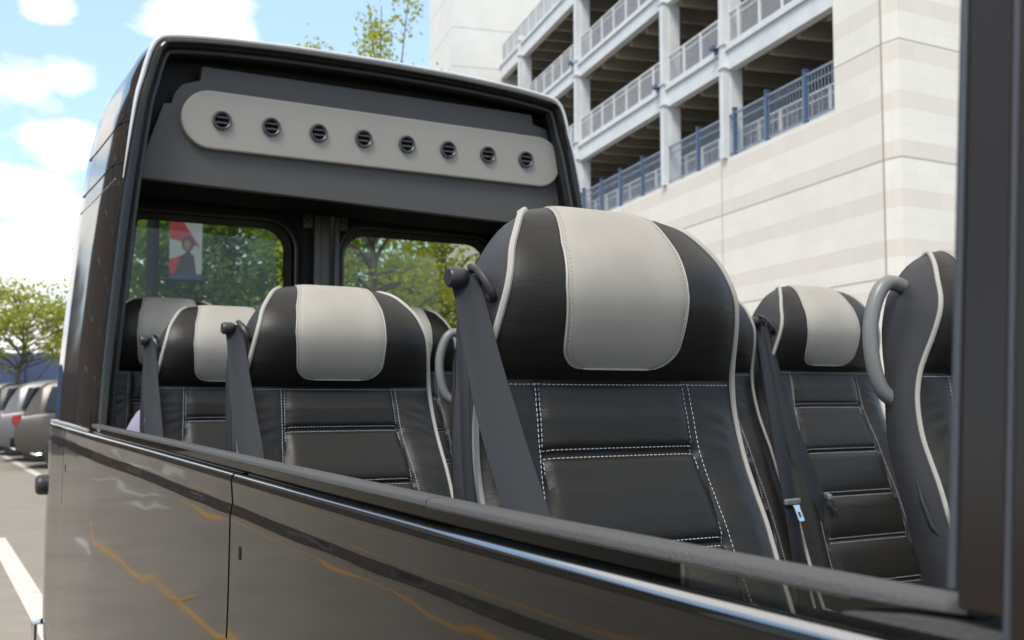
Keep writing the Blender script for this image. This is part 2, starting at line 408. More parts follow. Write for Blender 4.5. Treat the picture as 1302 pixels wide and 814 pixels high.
# window strip and padded rail on both sides
RAIL = [(-.0078, .0156), (-.0068, .0168), (-.0072, .0212), (-.0092, .0236), (-.0125, .0245), (-.030, .0250), (-.036, .021), (-.036, .013)]
for far in (False, True):
    for a, b in ((.362, 1.0), (1.003, 3.40)):
        rows = side_rows(a, b, RAIL, far)
        for r in rows:
            k = max(0, min(1, (.43 - r[0][1]) / .07)) ** 1.5
            if k > 0:
                for i_ in (0, 1, 7 - 1): r[i_] = (r[i_][0], r[i_][1], lerp(r[i_][2], r[4][2] - .004, k * .8))
        q = MB(); q.grid(rows, closed_u=True, cap=True); bp(q, 'window_rail', M['trim'])
    rows = side_rows(.3645, 3.40, [(-.0125, -.09), (-.0125, .0170)], far)
    r2 = side_rows(.3645, 3.40, [(-.0165, .0170), (-.0165, -.09)], far)
    q = MB(); q.grid([a + b for a, b in zip(rows, r2)], closed_u=True, cap=True); bp(q, 'window_glass', M['glass_side'], smooth=False)
    # thin bright lip under the rail
    rows = side_rows(.44, 1.0, [(-.0085, .0150), (-.0085, .0155), (-.0122, .0155), (-.0122, .0150)], far)
    q = MB(); q.grid(rows, closed_u=True, cap=True); bp(q, 'rail_lip', M['panel_grey'])
    # inner wall trim under the rail
    rows = side_rows(-1.5, 4.1, [(-.045, -.10), (-.075, -.2), (-.08, -.86)], far)
    r2 = side_rows(-1.5, 4.1, [(-.06, -.86), (-.03, -.12), (-.03, -.10)], far)
    q = MB(); q.grid([a + b for a, b in zip(rows, r2)], closed_u=True, cap=True); bp(q, 'inner_wall', M['header'])

# floor
q = MB(); q.box(.56, 2.54, -1.55, 4.1, .58, .62); bp(q, 'floor', M['floor'])
# wheels
for x in (.56, 2.30):
    for y in (3.0, -.9):
        c = (x, y, .36)
        q = MB(); q.grid(lathe([(.19, 0), (.30, 0), (.345, .02), (.36, .06), (.36, .18), (.345, .22), (.30, .24), (.19, .24)], 40, 'x', c), closed_u=True, closed_v=True)
        t_ = bp(q, 'wheel', M['rubber'])
        q = MB(); q.grid(lathe([(.001, .05), (.06, .04), (.08, .06), (.15, .09), (.175, .02), (.195, .01), (.195, .23), (.001, .2)], 40, 'x', c), closed_u=True); q.v = [(a - 1.55, b - 2, cc) for a, b, cc in q.v]
        q.build('rim', M['steel'], t_)

# roof shell over the rear + side walls above the belt
HS = [(0, 0), (.012, .20), (.035, .45), (.060, .68), (.085, .86), (.113, 1.03), (.135, 1.11), (.150, 1.165), (.166, 1.208), (.186, 1.238), (.220, 1.258), (.30, 1.270), (.45, 1.282), (.70, 1.292), (1.03, 1.296)]
HSs = catmull(HS, 4)
CA = 1.465   # centre line of the raised roof
def hoop(y, inset=0, pull=0):
    x0 = xo(min(y, 4.3)) + (max(0, y - 4.36) ** 1.4) * 2.5
    L_ = []
    for o, h in HSs:
        f = (CA - x0) / 1.03
        nx = x0 + o * f
        L_.append((nx, zb(y) + h))
    # inset: move inward along normals
    pts = []
    for i, (x, z) in enumerate(L_):
        a = L_[max(i - 1, 0)]; b = L_[min(i + 1, len(L_) - 1)]
        t = Vector((b[0] - a[0], b[1] - a[1])); t.normalize()
        pts.append((min(CA, x + t.y * inset), y, z - t.x * inset))
    tap = (max(0, y - 4.36) ** 1.4) * 2.5 + (inset if y > 4.36 else 0)
    full = pts + [(2 * CA - x + tap * min(1, (CA - x) / .3), yy - max(0, yy - 4.13) * min(1, (CA - x) / .5), z) for x, yy, z in pts[-2::-1]]
    return full
YR0 = 3.40
def yfront(z):   # the cut edge leans: roof lip slightly ahead
    return interp([(1.4, 3.36), (2.2, 3.38), (2.6, 3.42), (2.9, 3.42)], z)
def hoop_cut(inset, dy=0):
    return [(x, yfront(z) + dy, z) for x, _, z in hoop(3.42, inset)]
rows = [hoop_cut(.056, .045), hoop_cut(.053, .012), hoop_cut(.046, .0), hoop_cut(.040, -.004), hoop_cut(.033, -.001), hoop_cut(.027, .006), hoop_cut(.022, .018), hoop_cut(.018, .034)] + [hoop(y, i_) for y, i_ in ((3.49, .011), (3.55, .005), (3.62, 0), (3.8, 0), (4.0, 0), (4.15, 0), (4.3, 0), (4.4, 0))] + [hoop(4.46, .01), hoop(4.50, .03), hoop(4.53, .06)]
q = MB(); q.grid(rows); bp(q, 'roof_shell', M['paint'])
# inner skin of the arch
rows = [hoop_cut(.056, .045), hoop_cut(.07, .06), [(x, 3.8, z) for x, _, z in hoop(3.8, .06)], [(x, 3.99, z) for x, _, z in hoop(3.98, .05)]]
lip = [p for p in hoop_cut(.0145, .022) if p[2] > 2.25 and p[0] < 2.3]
q = MB(); q.tube(lip, [max(.0015, min(.0078, .0078 * (p[2] - 2.2) / .4)) for p in lip], 8); bp(q, 'roof_edge_glint', M['edge_glint'])  # pale tube added as the sky highlight along the roof edge
q = MB(); q.grid(rows); bp(q, 'headliner', M['black'])
# rubber seal following the opening
ctr = hoop_cut(.062, .03)
q = MB(); q.tube(ctr, .008, 8); bp(q, 'opening_seal', M['rubber'])
# horizontal joints of the raised roof, on both flanks
for k, zz in enumerate((.98, .84, .775)):
    for far in (False, True):
        q = MB(); m_ = M['black'] if k != 2 else M['steel']
        pl = []
        for y in [3.46 + i * .05 for i in range(17)]:
            x0 = xo(min(y, 4.3)) + (max(0, y - 4.36) ** 1.4) * 2.5; f = (CA - x0) / 1.03
            x = x0 + interp([(h, o) for o, h in HSs[:-8]], zz) * f - .0005
            pl.append(((2 * CA - x) if far else x, y, zb(y) + zz))
        q.tube(pl, .0022 if k != 2 else .0015, 6); bp(q, 'roof_joint', m_)
# side windows in the flank (dark glass panel with moulding at the belt)
for far in (False, True):
    q = MB(); pl = []
    for y in [3.40 + i * .05 for i in range(22)]:
        x = xo(min(y, 4.3)) - .003 + (max(0, y - 4.36) ** 1.4) * 2.5
        pl.append(((2 * CX - x) if far else x, y, zb(y) + .006))
    q.tube(pl, .005, 8); bp(q, 'belt_moulding', M['steel'])

# header panel with notched corners, vent plate, eight vents (plane y=3.6)
YP = 3.50
ol = [(172, 225), (208, 131), (218, 131), (222, 118), (232, 107), (246, 104), (255, 102), (257, 84)]
olr = [(676, 146), (678, 158), (690, 163), (706, 172), (716, 190), (720, 196), (726, 196), (745, 295)]
pp = [at(x, y, Y=YP) for x, y in ol + olr]
hp = MB(); n_ = len(pp)
hp.add([(p.x, YP, p.z) for p in pp] + [(p.x, YP + .03, p.z) for p in pp],
       [tuple(range(n_)), tuple(range(2 * n_ - 1, n_ - 1, -1))] + [(i, (i + 1) % n_, (i + 1) % n_ + n_, i + n_) for i in range(n_)])
bp(hp, 'header_panel', M['header'], smooth=False, bevel=.003)
# backing behind the header notches and closing the rear above the windows
q = MB(); b0 = hoop(3.56, .05); bb = [(p[0], 3.56, p[2]) for p in b0 if p[2] > 2.28]
q.add(bb, [tuple(range(len(bb)))]); bp(q, 'roof_former', M['black'], smooth=False)
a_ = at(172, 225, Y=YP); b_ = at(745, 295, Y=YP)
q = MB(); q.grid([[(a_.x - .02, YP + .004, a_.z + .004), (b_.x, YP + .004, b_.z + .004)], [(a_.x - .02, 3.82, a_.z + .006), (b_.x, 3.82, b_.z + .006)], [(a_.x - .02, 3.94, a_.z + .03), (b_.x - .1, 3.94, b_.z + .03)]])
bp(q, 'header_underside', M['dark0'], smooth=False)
# vent plate: a stadium
A = at(262, 157, Y=YP); B = at(667, 206, Y=YP)
zc0, zc1 = A.z, B.z; rad = .0972; x0_, x1_ = .8965, 2.150
zc = 2.497
def stadium(r, y):
    pts = []
    for k in range(17): a = PI / 2 + PI * k / 16; pts.append((x0_ + r * math.cos(a), y, zc + r * math.sin(a)))
    for k in range(17): a = -PI / 2 + PI * k / 16; pts.append((x1_ + r * math.cos(a), y, zc + r * math.sin(a)))
    return pts
vp = MB(); vp.grid([stadium(rad, YP - .001), stadium(rad, YP - .016), stadium(rad - .002, YP - .0195), stadium(rad - .006, YP - .021)], closed_u=True)
s_ = stadium(rad - .006, YP - .021); vp.add(s_, [tuple(range(len(s_)))])
vplate = bp(vp, 'vent_plate', M['panel_grey'])
for k in range(8):
    x = lerp(.929, 2.088, k / 7.0)
    yv = YP - .021
    v = MB()
    v.grid(lathe([(.031, 0), (.0325, -.006), (.031, -.010), (.027, -.011), (.0235, -.008), (.0225, .004), (.0001, .006)], 28, 'y', (x, yv, zc)), closed_u=True)
    v.v = [(a - 1.55, b - 2, c) for a, b, c in v.v]
    vo = v.build('air_vent', M['vent'], vplate)
    sl = MB()
    for dz in (-.009, .009):
        hw_ = math.sqrt(.0225 ** 2 - dz * dz) - .0005
        sl.add([(x - hw_, yv - .0085, zc + dz - .0015), (x + hw_, yv - .0085, zc + dz - .0015), (x + hw_, yv - .001, zc + dz + .0045), (x - hw_, yv - .001, zc + dz + .0045),
                (x - hw_, yv - .0085, zc + dz + .001), (x + hw_, yv - .0085, zc + dz + .001), (x + hw_, yv - .001, zc + dz + .007), (x - hw_, yv - .001, zc + dz + .007)],
               [(0, 1, 2, 3), (4, 5, 6, 7), (0, 1, 5, 4), (3, 2, 6, 7)])
    sl.v = [(a - 1.55, b - 2, c) for a, b, c in sl.v]
    so_ = sl.build('vent_slats', M['vent'], vplate)
    q = MB(); q.grid(lathe([(.0222, -.0005), (.0001, -.0005)], 28, 'y', (x - 1.55, yv - 2, zc)), closed_u=True); q.build('vent_hole', M['dark0'], vplate)

# rear doors
YD = 3.95
def rrect(x0, x1, z0, z1, r, y, n=7, rb=None):
    pts = []
    for cx, cz, a0 in ((x1 - r, z1 - r, 0), (x0 + r, z1 - r, PI / 2), (x0 + r, z0 + r, PI), (x1 - r, z0 + r, 1.5 * PI)):
        for k in range(n):
            a = a0 + PI / 2 * k / (n - 1); pts.append((cx + r * math.cos(a), y, cz + r * math.sin(a)))
    return pts
DOORS = [(.714, 1.318, .63, 1.481), (1.558, 2.200, 1.491, 2.30)]
for wx0, wx1, dx0, dx1 in DOORS:
    z0, z1 = 1.70, 2.236
    n = 7
    q = MB()
    o1 = rrect(dx0, dx1, 1.0, 2.42, .02, YD, n)
    i1 = rrect(wx0 - .035, wx1 + .035, z0 - .04, z1 + .035, .11, YD, n)
    i2 = rrect(wx0 - .02, wx1 + .02, z0 - .02, z1 + .02, .10, YD + .03, n)
    i3 = rrect(wx0, wx1, z0, z1, .09, YD + .06, n)
    q.grid([o1, i1, i2, i3], closed_u=True)
    d = bp(q, 'rear_door', M['black'])
    for inset, rr_, mm, yy in ((.028, .006, M['int_metal'], YD - .004), (.052, .005, M['black'], YD - .006)):
        q = MB(); q.tube(rrect(wx0 - inset, wx1 + inset, z0 - inset, z1 + inset, .10 + inset * .5, yy, n), rr_, 6, closed=True)
        q.v = [(a - 1.55, b - 2, c) for a, b, c in q.v]; q.build('window_seal', mm, d)
    q = MB(); q.grid([rrect(wx0 - .018, wx1 + .018, z0 - .018, z1 + .018, .1, YD + .018, n), rrect(wx0 + .002, wx1 - .002, z0, z1 - .002, .09, YD + .04, n)], closed_u=True)
    q.v = [(a - 1.55, b - 2, c) for a, b, c in q.v]; q.build('window_frame', M['int_metal'], d)
    g_ = rrect(wx0, wx1, z0, z1, .09, YD + .055, n); q = MB(); q.add(g_, [tuple(range(len(g_)))])
    q.v = [(a - 1.55, b - 2, c) for a, b, c in q.v]; q.build('door_glass', M['glass_tint'], d, smooth=False)
# outer skin of doors below belt and the centre posts
q = MB(); q.box(.70, 2.35, 4.46, 4.52, .5, 1.50); bp(q, 'rear_panel', M['paint'], bevel=.02)
q = MB(); q.box(1.409, 1.438, YD - .03, YD + .01, 1.0, 2.40); q.box(1.438, 1.484, YD - .012, YD + .01, 1.0, 2.40); q.box(1.488, 1.510, YD - .04, YD + .01, 1.0, 2.40); bp(q, 'centre_post', M['int_metal'], bevel=.004)
for x in (1.388, 1.530):
    q = MB(); q.tube([(x, YD - .01, 2.27), (x - .01, YD - .04, 2.30), (x + .012, YD - .045, 2.33), (x + .02, YD - .02, 2.34)], .011, 8); q.box(x - .02, x + .02, YD - .02, YD, 2.24, 2.30); bp(q, 'door_latch', M['int_metal'], bevel=.003)
# side returns joining arch and doors
for sx in (1, -1):
    q = MB()
    r1 = []; r2 = []
    for z in (1.0, 1.5, 1.9, 2.2, 2.42):
        xa = xo(3.5) + .05 + interp([(0, 0), (.45, .035), (.86, .085), (.95, .10)], max(0, z - 1.5))
        xb = .655
        if sx < 0: xa, xb = 2 * CA - xa, 2.285
        r1.append((xa, 3.45, z)); r2.append((xb, 3.96, z))
    q.grid([r1, r2]); bp(q, 'rear_side_lining', M['black'])

# near pillar (front of the open section) and front door edge
def pillar_sheet(y0, y1, off, z0, z1, th, name, m, far=False, bev=.002):
    q = MB(); zs = [z0 + (z1 - z0) * i / 8 for i in range(9)]; rows = []
    for z in zs:
        x = .468 + .078 * (z - 1.5) + off
        r = [(x, y1, z), (x, y0, z), (x + th, y0, z), (x + th, y1, z)]
        if far: r = [(2 * CX - a, b, c) for a, b, c in r]
        rows.append(r)
    q.grid(rows, closed_u=True, cap=True); return bp(q, name, m, smooth=False, bevel=bev)
for far in (False, True):
    pillar_sheet(.3350, .3612, 0, 1.4935, 2.9, .04, 'pillar_plate', M['pillar'], far)
    pillar_sheet(.3618, .3668, -.001, 1.502, 2.9, .04, 'pillar_seal', M['rubber_blue'], far)
    pillar_sheet(.3298, .3344, -.002, 1.470, 2.9, .04, 'pillar_seal', M['rubber_blue'], far)
    pillar_sheet(.19, .3290, -.004, 1.470, 2.9, .04, 'door_frame', M['pillar'], far)
    q = MB(); rows = []
    for y in (.325, .36, .40, .44):
        t_ = min(1, (.44 - y) / .06); r_ = [(.4715, 1.4775), (.4715, 1.4775 + .0075 * t_ + .0005), (.51, 1.4775 + .0095 * t_ + .001), (.51, 1.4775)]
        rows.append([((2 * CX - a_) if far else a_, y, c_) for a_, c_ in r_])
    q.grid(rows, closed_u=True, cap=True); bp(q, 'pillar_foot', M['trim'], smooth=False)
    q = MB(); q.box(*((.4735, .50) if not far else (2 * CX - .5, 2 * CX - .4735)), .25, .3640, 1.40, 1.4774); bp(q, 'pillar_base', M['black'], smooth=False)

# ------------------------------------------------------------------ seats
F_ = [(-.60, -.19, .222), (-.5, -.15, .226), (-.35, -.098, .226), (-.26, -.062, .225), (-.2, -.040, .223), (-.16, -.022, .221), (-.12, -.005, .219), (-.08, .006, .216), (-.04, .0115, .212),
      (0, .009, .207), (.03, .001, .202), (.06, -.010, .197), (.09, -.019, .192), (.115, -.023, .187), (.14, -.019, .180), (.17, -.006, .170), (.20, .014, .151), (.220, .034, .134), (.232, .058, .113)]
B_ = [(.229, .072, .114), (.208, .092, .136), (.175, .106, .156), (.14, .112, .173), (.09, .112, .186), (.04, .104, .195), (0, .096, .200), (-.05, .092, .206), (-.12, .083, .211), (-.2, .06, .215), (-.35, .012, .218), (-.6, -.07, .216)]
PROF = catmull(F_ + B_, 8)            # (z, y, halfwidth) along the loop, front bottom -> top -> back bottom
NF = (len(F_) - 1) * 8                # last index of the front run
ISEAM = 9 * 8                         # index of the neck seam (z=0)
CH = [-.098, -.220, -.332, -.445, -.555]
def xv(z): return interp([(-.6, .165), (-.42, .158), (-.3, .149), (-.2, .139), (-.1, .128), (0, .124)], z)
def gs(d, s): return math.exp(-(d / s) ** 2)
AM = catmull([(0, 0), (.02, .0125), (.045, .0205), (.08, .0245), (.115, .0245), (.15, .0205), (.185, .0135), (.215, .0085), (.245, .006)], 14)
def surf(i, x):
    """point on the padded front/top/back strip at profile index i, local x"""
    z, y, w_ = PROF[i]
    a = PROF[max(i - 1, 0)]; b = PROF[min(i + 1, len(PROF) - 1)]
    tz, ty = b[0] - a[0], b[1] - a[1]; l = math.hypot(tz, ty) or 1; tz /= l; ty /= l
    nz, ny = ty, -tz                   # outward normal (front: -y)
    u = max(-1, min(1, x / w_)); front = i <= NF
    d = 0
    edge = (1 - u * u)
    if front and i > ISEAM:
        am = interp(AM, z)
        d = am * (1 - abs(u) ** 5)
        d -= .004 * gs(i - ISEAM, 2.2) * (1 - abs(u) ** 8)
    elif front:
        v = xv(z); ax = abs(x)
        bol = max(0, min(1, (ax - v) / max(.02, (w_ - v))))
        d = .012 * (1 - abs(u) ** 4) * min(1, (ISEAM - i) / 10)
        d += .012 * math.sin(PI * bol) * min(1, (ISEAM - i) / 20)
        d -= .006 * gs(ax - v + .004, .006)
        if ax < v:
            kk = [0] + CH
            for c_ in CH: d -= .0078 * gs(z - c_, .007)
            for c0, c1 in zip(kk, kk[1:]):
                if c1 <= z <= c0: d += .0055 * math.sin(PI * (z - c1) / (c0 - c1)) ** .6 * min(1, (v - ax) / .03)
        else:
            k = gs(z + .10, .09) * math.sin(PI * bol)
            d += .0016 * k * math.sin(z * 190 + ax * 90 + 1.8 * math.sin(z * 41 + x * 20)) * (.6 + noise.noise(Vector((x * 12, z * 12, 3))))
        d -= .004 * gs(i - ISEAM, 2.0) * (1 - abs(u) ** 8)
    else:
        d = lerp(.006 * (1 - abs(u) ** 5), .012 * (1 - abs(u) ** 3), min(1, (i - NF) / 24))
    return Vector((x, y + ny * d, z + nz * d))
def strip(i0, i1, name, m, root, nu=57):
    q = MB(); rows = []
    for i in range(i0, i1 + 1):
        w_ = PROF[i][2]; rows.append([surf(i, w_ * math.sin(PI / 2 * (2 * k / (nu - 1) - 1) * .999) if False else w_ * (2 * k / (nu - 1) - 1)) for k in range(nu)])
    q.grid(rows); return q.build(name, m, root, fixn=False)
def idx_at(z, front=True):
    r = range(0, NF + 1) if front else range(NF, len(PROF))
    return min(r, key=lambda i: abs(PROF[i][0] - z))
def front_pt(x, z, lift=0):
    """front surface point for continuous z"""
    for i in range(0, NF):
        if PROF[i][0] <= z <= PROF[i + 1][0]:
            t = (z - PROF[i][0]) / (PROF[i + 1][0] - PROF[i][0]); p = surf(i, x).lerp(surf(i + 1, x), t)
            a, b = PROF[i], PROF[i + 1]; n_ = Vector((0, -(b[0] - a[0]), b[1] - a[1])).normalized()
            return p + n_ * lift, n_
    p = surf(NF, x); return p + Vector((0, 0, lift)), Vector((0, 0, 1))
def stitches(q, path, step=.0068, ln=.0044, r=.00046):
    acc = 0; P = path
    seg = []
    for (p, n_), (p2, n2) in zip(P, P[1:]):
        seg.append(((p2 - p).length, p, p2, n_))
    tot = sum(s[0] for s in seg); s = 0; k = 0; base = 0
    while s < tot - ln:
        while k < len(seg) - 1 and base + seg[k][0] < s: base += seg[k][0]; k += 1
        L_, p, p2, n_ = seg[k]
        if L_ > 1e-9:
            t = (p2 - p) / L_; a = p + t * (s - base); b = a + t * ln; sd_ = t.cross(n_).normalized() * r * 1.3; nn = n_ * r
            q.add([a - sd_, a + sd_, b + sd_, b - sd_, a.lerp(b, .2) + nn, b.lerp(a, .2) + nn],
                  [(0, 1, 4), (1, 2, 5, 4), (2, 3, 5), (3, 0, 4, 5)])
        s += step

def make_seat(belt=False, handle=False, tongue=False):
    root = empty('coach_seat')
    strip(0, ISEAM, 'backrest', M['leather'], root)
    strip(ISEAM, len(PROF) - 1, 'headrest', M['leather'], root)
    # side panels
    nS = 10; half = NF + (len(PROF) - 1 - NF) // 12
    for sx in (-1, 1):
        q = MB(); rows = []; ap = NF; nb = len(PROF) - 1 - NF; nsteps = 60
        for k in range(nsteps + 1):
            t = k / nsteps
            zt = lerp(PROF[NF][0], -.6, t ** 1.15)
            i = idx_at(zt, True) if k else NF; j = idx_at(zt, False) if k else NF
            a = PROF[i]; b = PROF[j]; row = []
            for s in range(nS + 1):
                u = s / nS; th = a[1] - b[1]
                bul = .012 * math.sin(PI * u) * min(1, k / 10)
                row.append((sx * (lerp(a[2], b[2], u) + bul - .001), lerp(a[1], b[1], u), lerp(a[0], b[0], u)))
            rows.append(row)
        q.grid(rows); q.build('side_panel', M['vinyl'], root)
    # piping
    for sx in (-1, 1):
        pts = []
        for i in range(0, NF + 9, 2):
            pts.append(Vector((sx * (PROF[i][2] + .0012), PROF[i][1], PROF[i][0])))
        q = MB(); q.tube(pts, .0047, 8); q.build('piping', M['piping'], root)
    # light patch on the headrest, wraps over the top
    zbm = .020; rc = .034
    i0 = ISEAM
    while PROF[i0][0] < zbm: i0 += 1
    rows = []; edgeL = []; edgeR = []; iEnd = NF + 26
    def hw(i):
        z = PROF[i][0]
        if i > NF: return .077
        w0 = interp([(.02, .090), (.06, .094), (.115, .098), (.17, .094), (.23, .080)], z)
        dz = z - zbm
        if dz < rc: w0 = w0 - rc + math.sqrt(max(0, rc * rc - (rc - dz) ** 2))
        return max(w0, .004)
    # sample finer near the rounded foot with interpolated rows
    samp = []
    zf = [zbm + rc * (1 - math.cos(PI / 2 * k / 9)) for k in range(10)]
    for zz in zf: samp.append(('z', zz))
    for i in range(i0, iEnd + 1):
        if PROF[i][0] > zf[-1] + .002 or i > NF: samp.append(('i', i))
    nuP = 31; eL = []; eR = []
    for kind, v in samp:
        if kind == 'z':
            dz = v - zbm; w0 = interp([(.02, .090), (.06, .094)], v) - rc + math.sqrt(max(0, rc * rc - (rc - dz) ** 2)) if dz < rc else interp([(.02, .090), (.06, .094)], v)
            row = []
            for k in range(nuP):
                u = 2 * k / (nuP - 1) - 1; lift = .0035 * (1 - abs(u) ** 12) + .0004
                row.append(front_pt(u * w0 - .012, v, lift)[0])
            n_ = front_pt(0, v)[1]
        else:
            w0 = hw(v); row = []
            a = PROF[v - 1]; b = PROF[min(v + 1, len(PROF) - 1)]; n_ = Vector((0, -(b[0] - a[0]), b[1] - a[1])).normalized()
            for k in range(nuP):
                u = 2 * k / (nuP - 1) - 1; lift = .0035 * (1 - abs(u) ** 12) + .0004
                row.append(surf(v, u * w0 + interp([(0, -.012), (.05, -.012), (.12, -.016), (.17, -.010), (.23, .000)], PROF[v][0])) + n_ * lift)
        rows.append(row); eL.append((row[0] + n_ * .0006, n_)); eR.append((row[-1] + n_ * .0006, n_))
    q = MB(); q.grid(rows); q.build('headrest_patch', M['leather_grey'], root, fixn=False)
    bot = [(row_p + eL[0][1] * .0006, eL[0][1]) for row_p in rows[0][1:-1]]
    border = [e for e in reversed(eL)] + bot + eR
    q = MB(); q.tube([p for p, n_ in border], .0017, 6); q.build('patch_piping', M['piping'], root)
    # stitching on the patch, a little inside its edge
    ins = []
    ctrp = Vector((0, 0, 0))
    for p, n_ in border:
        t = Vector((p.x, p.y, p.z)); sxx = -1 if p.x > 0 else 1
        if abs(p.x) > .066: off = Vector((sxx * .005, 0, 0))
        else: off = Vector((0, 0, .005))
        ins.append((t + off + n_ * .0026, n_))
    q = MB(); stitches(q, ins, .0062, .0040, .0005); q.build('patch_stitching', M['thread_grey'], root, smooth=False, fixn=False)
    # white double stitching on the backrest
    q = MB()
    for sx in (-1, 1):
        for off in (.0, .0075):
            path = []
            for k in range(80):
                z = -.004 - k * .007; path.append(front_pt(sx * (xv(z) - .0045 + off), z, .0006))
            stitches(q, path)
    for c_ in CH:
        for dz in (.0055, -.0055):
            path = [front_pt(xv(c_) * (-1 + 2 * k / 24) * .965, c_ + dz, .0006) for k in range(25)]
            stitches(q, path)
    path = [front_pt(-.2 + .4 * k / 40, -.0055, .0006) for k in range(41)]
    stitches(q, path)
    q.build('white_stitching', M['thread'], root, smooth=False, fixn=False)
    # cushion: rounded block
    q = MB(); rows = []
    nx, ny = 20, 28
    def sup(a, b, e): return math.copysign(abs(a) ** e, a), math.copysign(abs(b) ** e, b)
    for k in range(ny + 1):
        ph = -PI / 2 + PI * k / ny; row = []
        cph, sph = abs(math.cos(ph)) ** .35, math.copysign(abs(math.sin(ph)) ** .35, math.sin(ph))
        for j in range(40):
            th = 2 * PI * j / 40; c1, s1 = sup(math.cos(th), math.sin(th), .35)
            row.append((.235 * cph * c1, -.40 + .24 * cph * s1, -.64 + .075 * sph + .012 * math.cos(c1 * 2) * (sph > 0)))
        rows.append(row)
    q.grid(rows, closed_u=True); cu = q.build('seat_cushion', M['leather'], root)
    q = MB(); q.tube([(.237 * sup(math.cos(t_ * PI / 24), math.sin(t_ * PI / 24), .35)[0], -.40 + .242 * sup(math.cos(t_ * PI / 24), math.sin(t_ * PI / 24), .35)[1], -.60) for t_ in range(48)], .0045, 6, closed=True)
    q.build('cushion_piping', M['piping'], cu)
    # frame
    q = MB(); q.box(-.2, .2, -.60, -.18, -.76, -.72); q.box(-.19, -.15, -.55, -.2, -1.0, -.76); q.box(.15, .19, -.55, -.2, -1.0, -.76); q.box(-.22, -.12, -.62, -.12, -1.01, -1.0); q.box(.12, .22, -.62, -.12, -1.01, -1.0)
    q.build('seat_frame', M['black'], root, smooth=False, bevel=.004)
    if handle:
        pts = catmull([(-.165, .075, .165), (-.205, .078, .172), (-.232, .082, .145), (-.248, .085, .085), (-.245, .083, .02), (-.228, .078, -.03), (-.195, .07, -.055)], 7)
        q = MB(); q.tube(pts, .0145, 12); q.build('grab_handle', M['handle'], root)
        # recliner lever low on the side
        q = MB(); q.tube([(-.228, .005, -.19), (-.234, -.01, -.225), (-.234, -.03, -.27), (-.228, -.045, -.29)], [.002, .004, .0045, .002], 8); q.build('recliner_lever', M['plastic'], root)
    if belt:
        q = MB()
        # pin through the headrest side and the loop
        q.tube([(-.165, .050, .130), (-.205, .042, .131), (-.222, .036, .132)], [.011, .0085, .0085], 12)
        q.grid(lathe([(.0001, -.013), (.011, -.013), (.0135, -.009), (.0135, .007), (.011, .012), (.0001, .012)], 18, 'x', (-.230, .034, .131)), closed_u=True)
        lp = catmull([(-.192, .055, .138), (-.207, .04, .146), (-.213, .012, .140), (-.207, -.006, .120), (-.198, -.004, .105), (-.191, .022, .108), (-.189, .045, .122)], 5)
        q.tube(lp, .0052, 8)
        q.build('belt_guide', M['plastic'], root)
        def ribbon(path, wv, th=.0014, fold=0):
            qq = MB(); P = catmull(path, 8); rows = []
            n = len(P)
            for i, p in enumerate(P):
                p = Vector(p); t = (Vector(P[min(i + 1, n - 1)]) - Vector(P[max(i - 1, 0)])).normalized()
                wd = Vector(wv(i / (n - 1))); wl = wd.length; wd = (wd - t * wd.dot(t)).normalized() * wl
                nn = t.cross(wd).normalized()
                row = []
                m_ = 9
                for k in range(m_):
                    u = 2 * k / (m_ - 1) - 1
                    row.append(p + wd * u * .5 + nn * (fold * math.sin(u * 2.6 + 4 * i / n) * (1 - i / n * .6)) + nn * th / 2)
                for k in range(m_ - 1, -1, -1):
                    row.append(row[k] - nn * th)
                rows.append(row)
            qq.grid(rows, closed_u=True, cap=True); return qq
        if tongue:
            specs = [([(-.215, .035, .128), (-.232, -.015, .0), (-.255, -.075, -.16), (-.277, -.135, -.335), (-.283, -.17, -.50), (-.285, -.19, -.62)], .005, (.046, .006, 0)),
                     ([(-.210, .02, .12), (-.205, -.015, -.02), (-.185, -.065, -.19), (-.160, -.110, -.345), (-.150, -.145, -.52), (-.148, -.16, -.6)], .006, (.050, -.012, 0)),
                     ([(-.222, .04, .12), (-.228, .0, -.02), (-.232, -.05, -.2), (-.225, -.09, -.36), (-.22, -.12, -.6)], .004, (.035, .012, 0))]
            first = None
            for pth, fold, wv in specs:
                o = ribbon(pth, lambda t, wv=wv: tuple(c_ * lerp(.55, 1.15, min(1, t * 2)) for c_ in wv), fold=fold).build('seat_belt', M['belt'], root)
                first = first or o
            for (cx_, cy_, cz_), ang, sc in (((-.277, -.142, -.335), 0.15, 1), ((-.130, -.120, -.330), 1.0, .9)):
                q = MB()
                q.box(-.029 * sc, .029 * sc, -.006, .006, -.008, .008)
                o = q.build('belt_tongue', M['tongue_plastic'], first, smooth=True, bevel=.004, loc=(cx_, cy_, cz_)); o.rotation_euler = (0, 0, ang)
                q = MB(); pr = [(-.0125, -.008), (.0125, -.008), (.0105, -.020), (.0115, -.047), (.009, -.050), (-.009, -.050), (-.0115, -.047), (-.0105, -.020)]
                ho = [(-.0045, -.026), (.0045, -.026), (.0045, -.026), (.0045, -.040), (.0045, -.040), (-.0045, -.040), (-.0045, -.040), (-.0045, -.026)]
                for y_ in (-.0012, .0012):
                    q.grid([[(a, y_, b) for a, b in pr], [(a, y_, b) for a, b in ho]], closed_u=True)
                q.grid([[(a, -.0012, b) for a, b in pr], [(a, .0012, b) for a, b in pr]], closed_u=True)
                q.grid([[(a, -.0012, b) for a, b in ho], [(a, .0012, b) for a, b in ho]], closed_u=True)
                o2 = q.build('tongue_plate', M['steel'], first, smooth=False, loc=(cx_, cy_ - .008, cz_)); o2.rotation_euler = (R(-24), 0, ang)
        else:
            wv = lambda t: tuple(c_ * lerp(.68, 1, min(1, t * 3)) for c_ in (.034, -.034, 0))
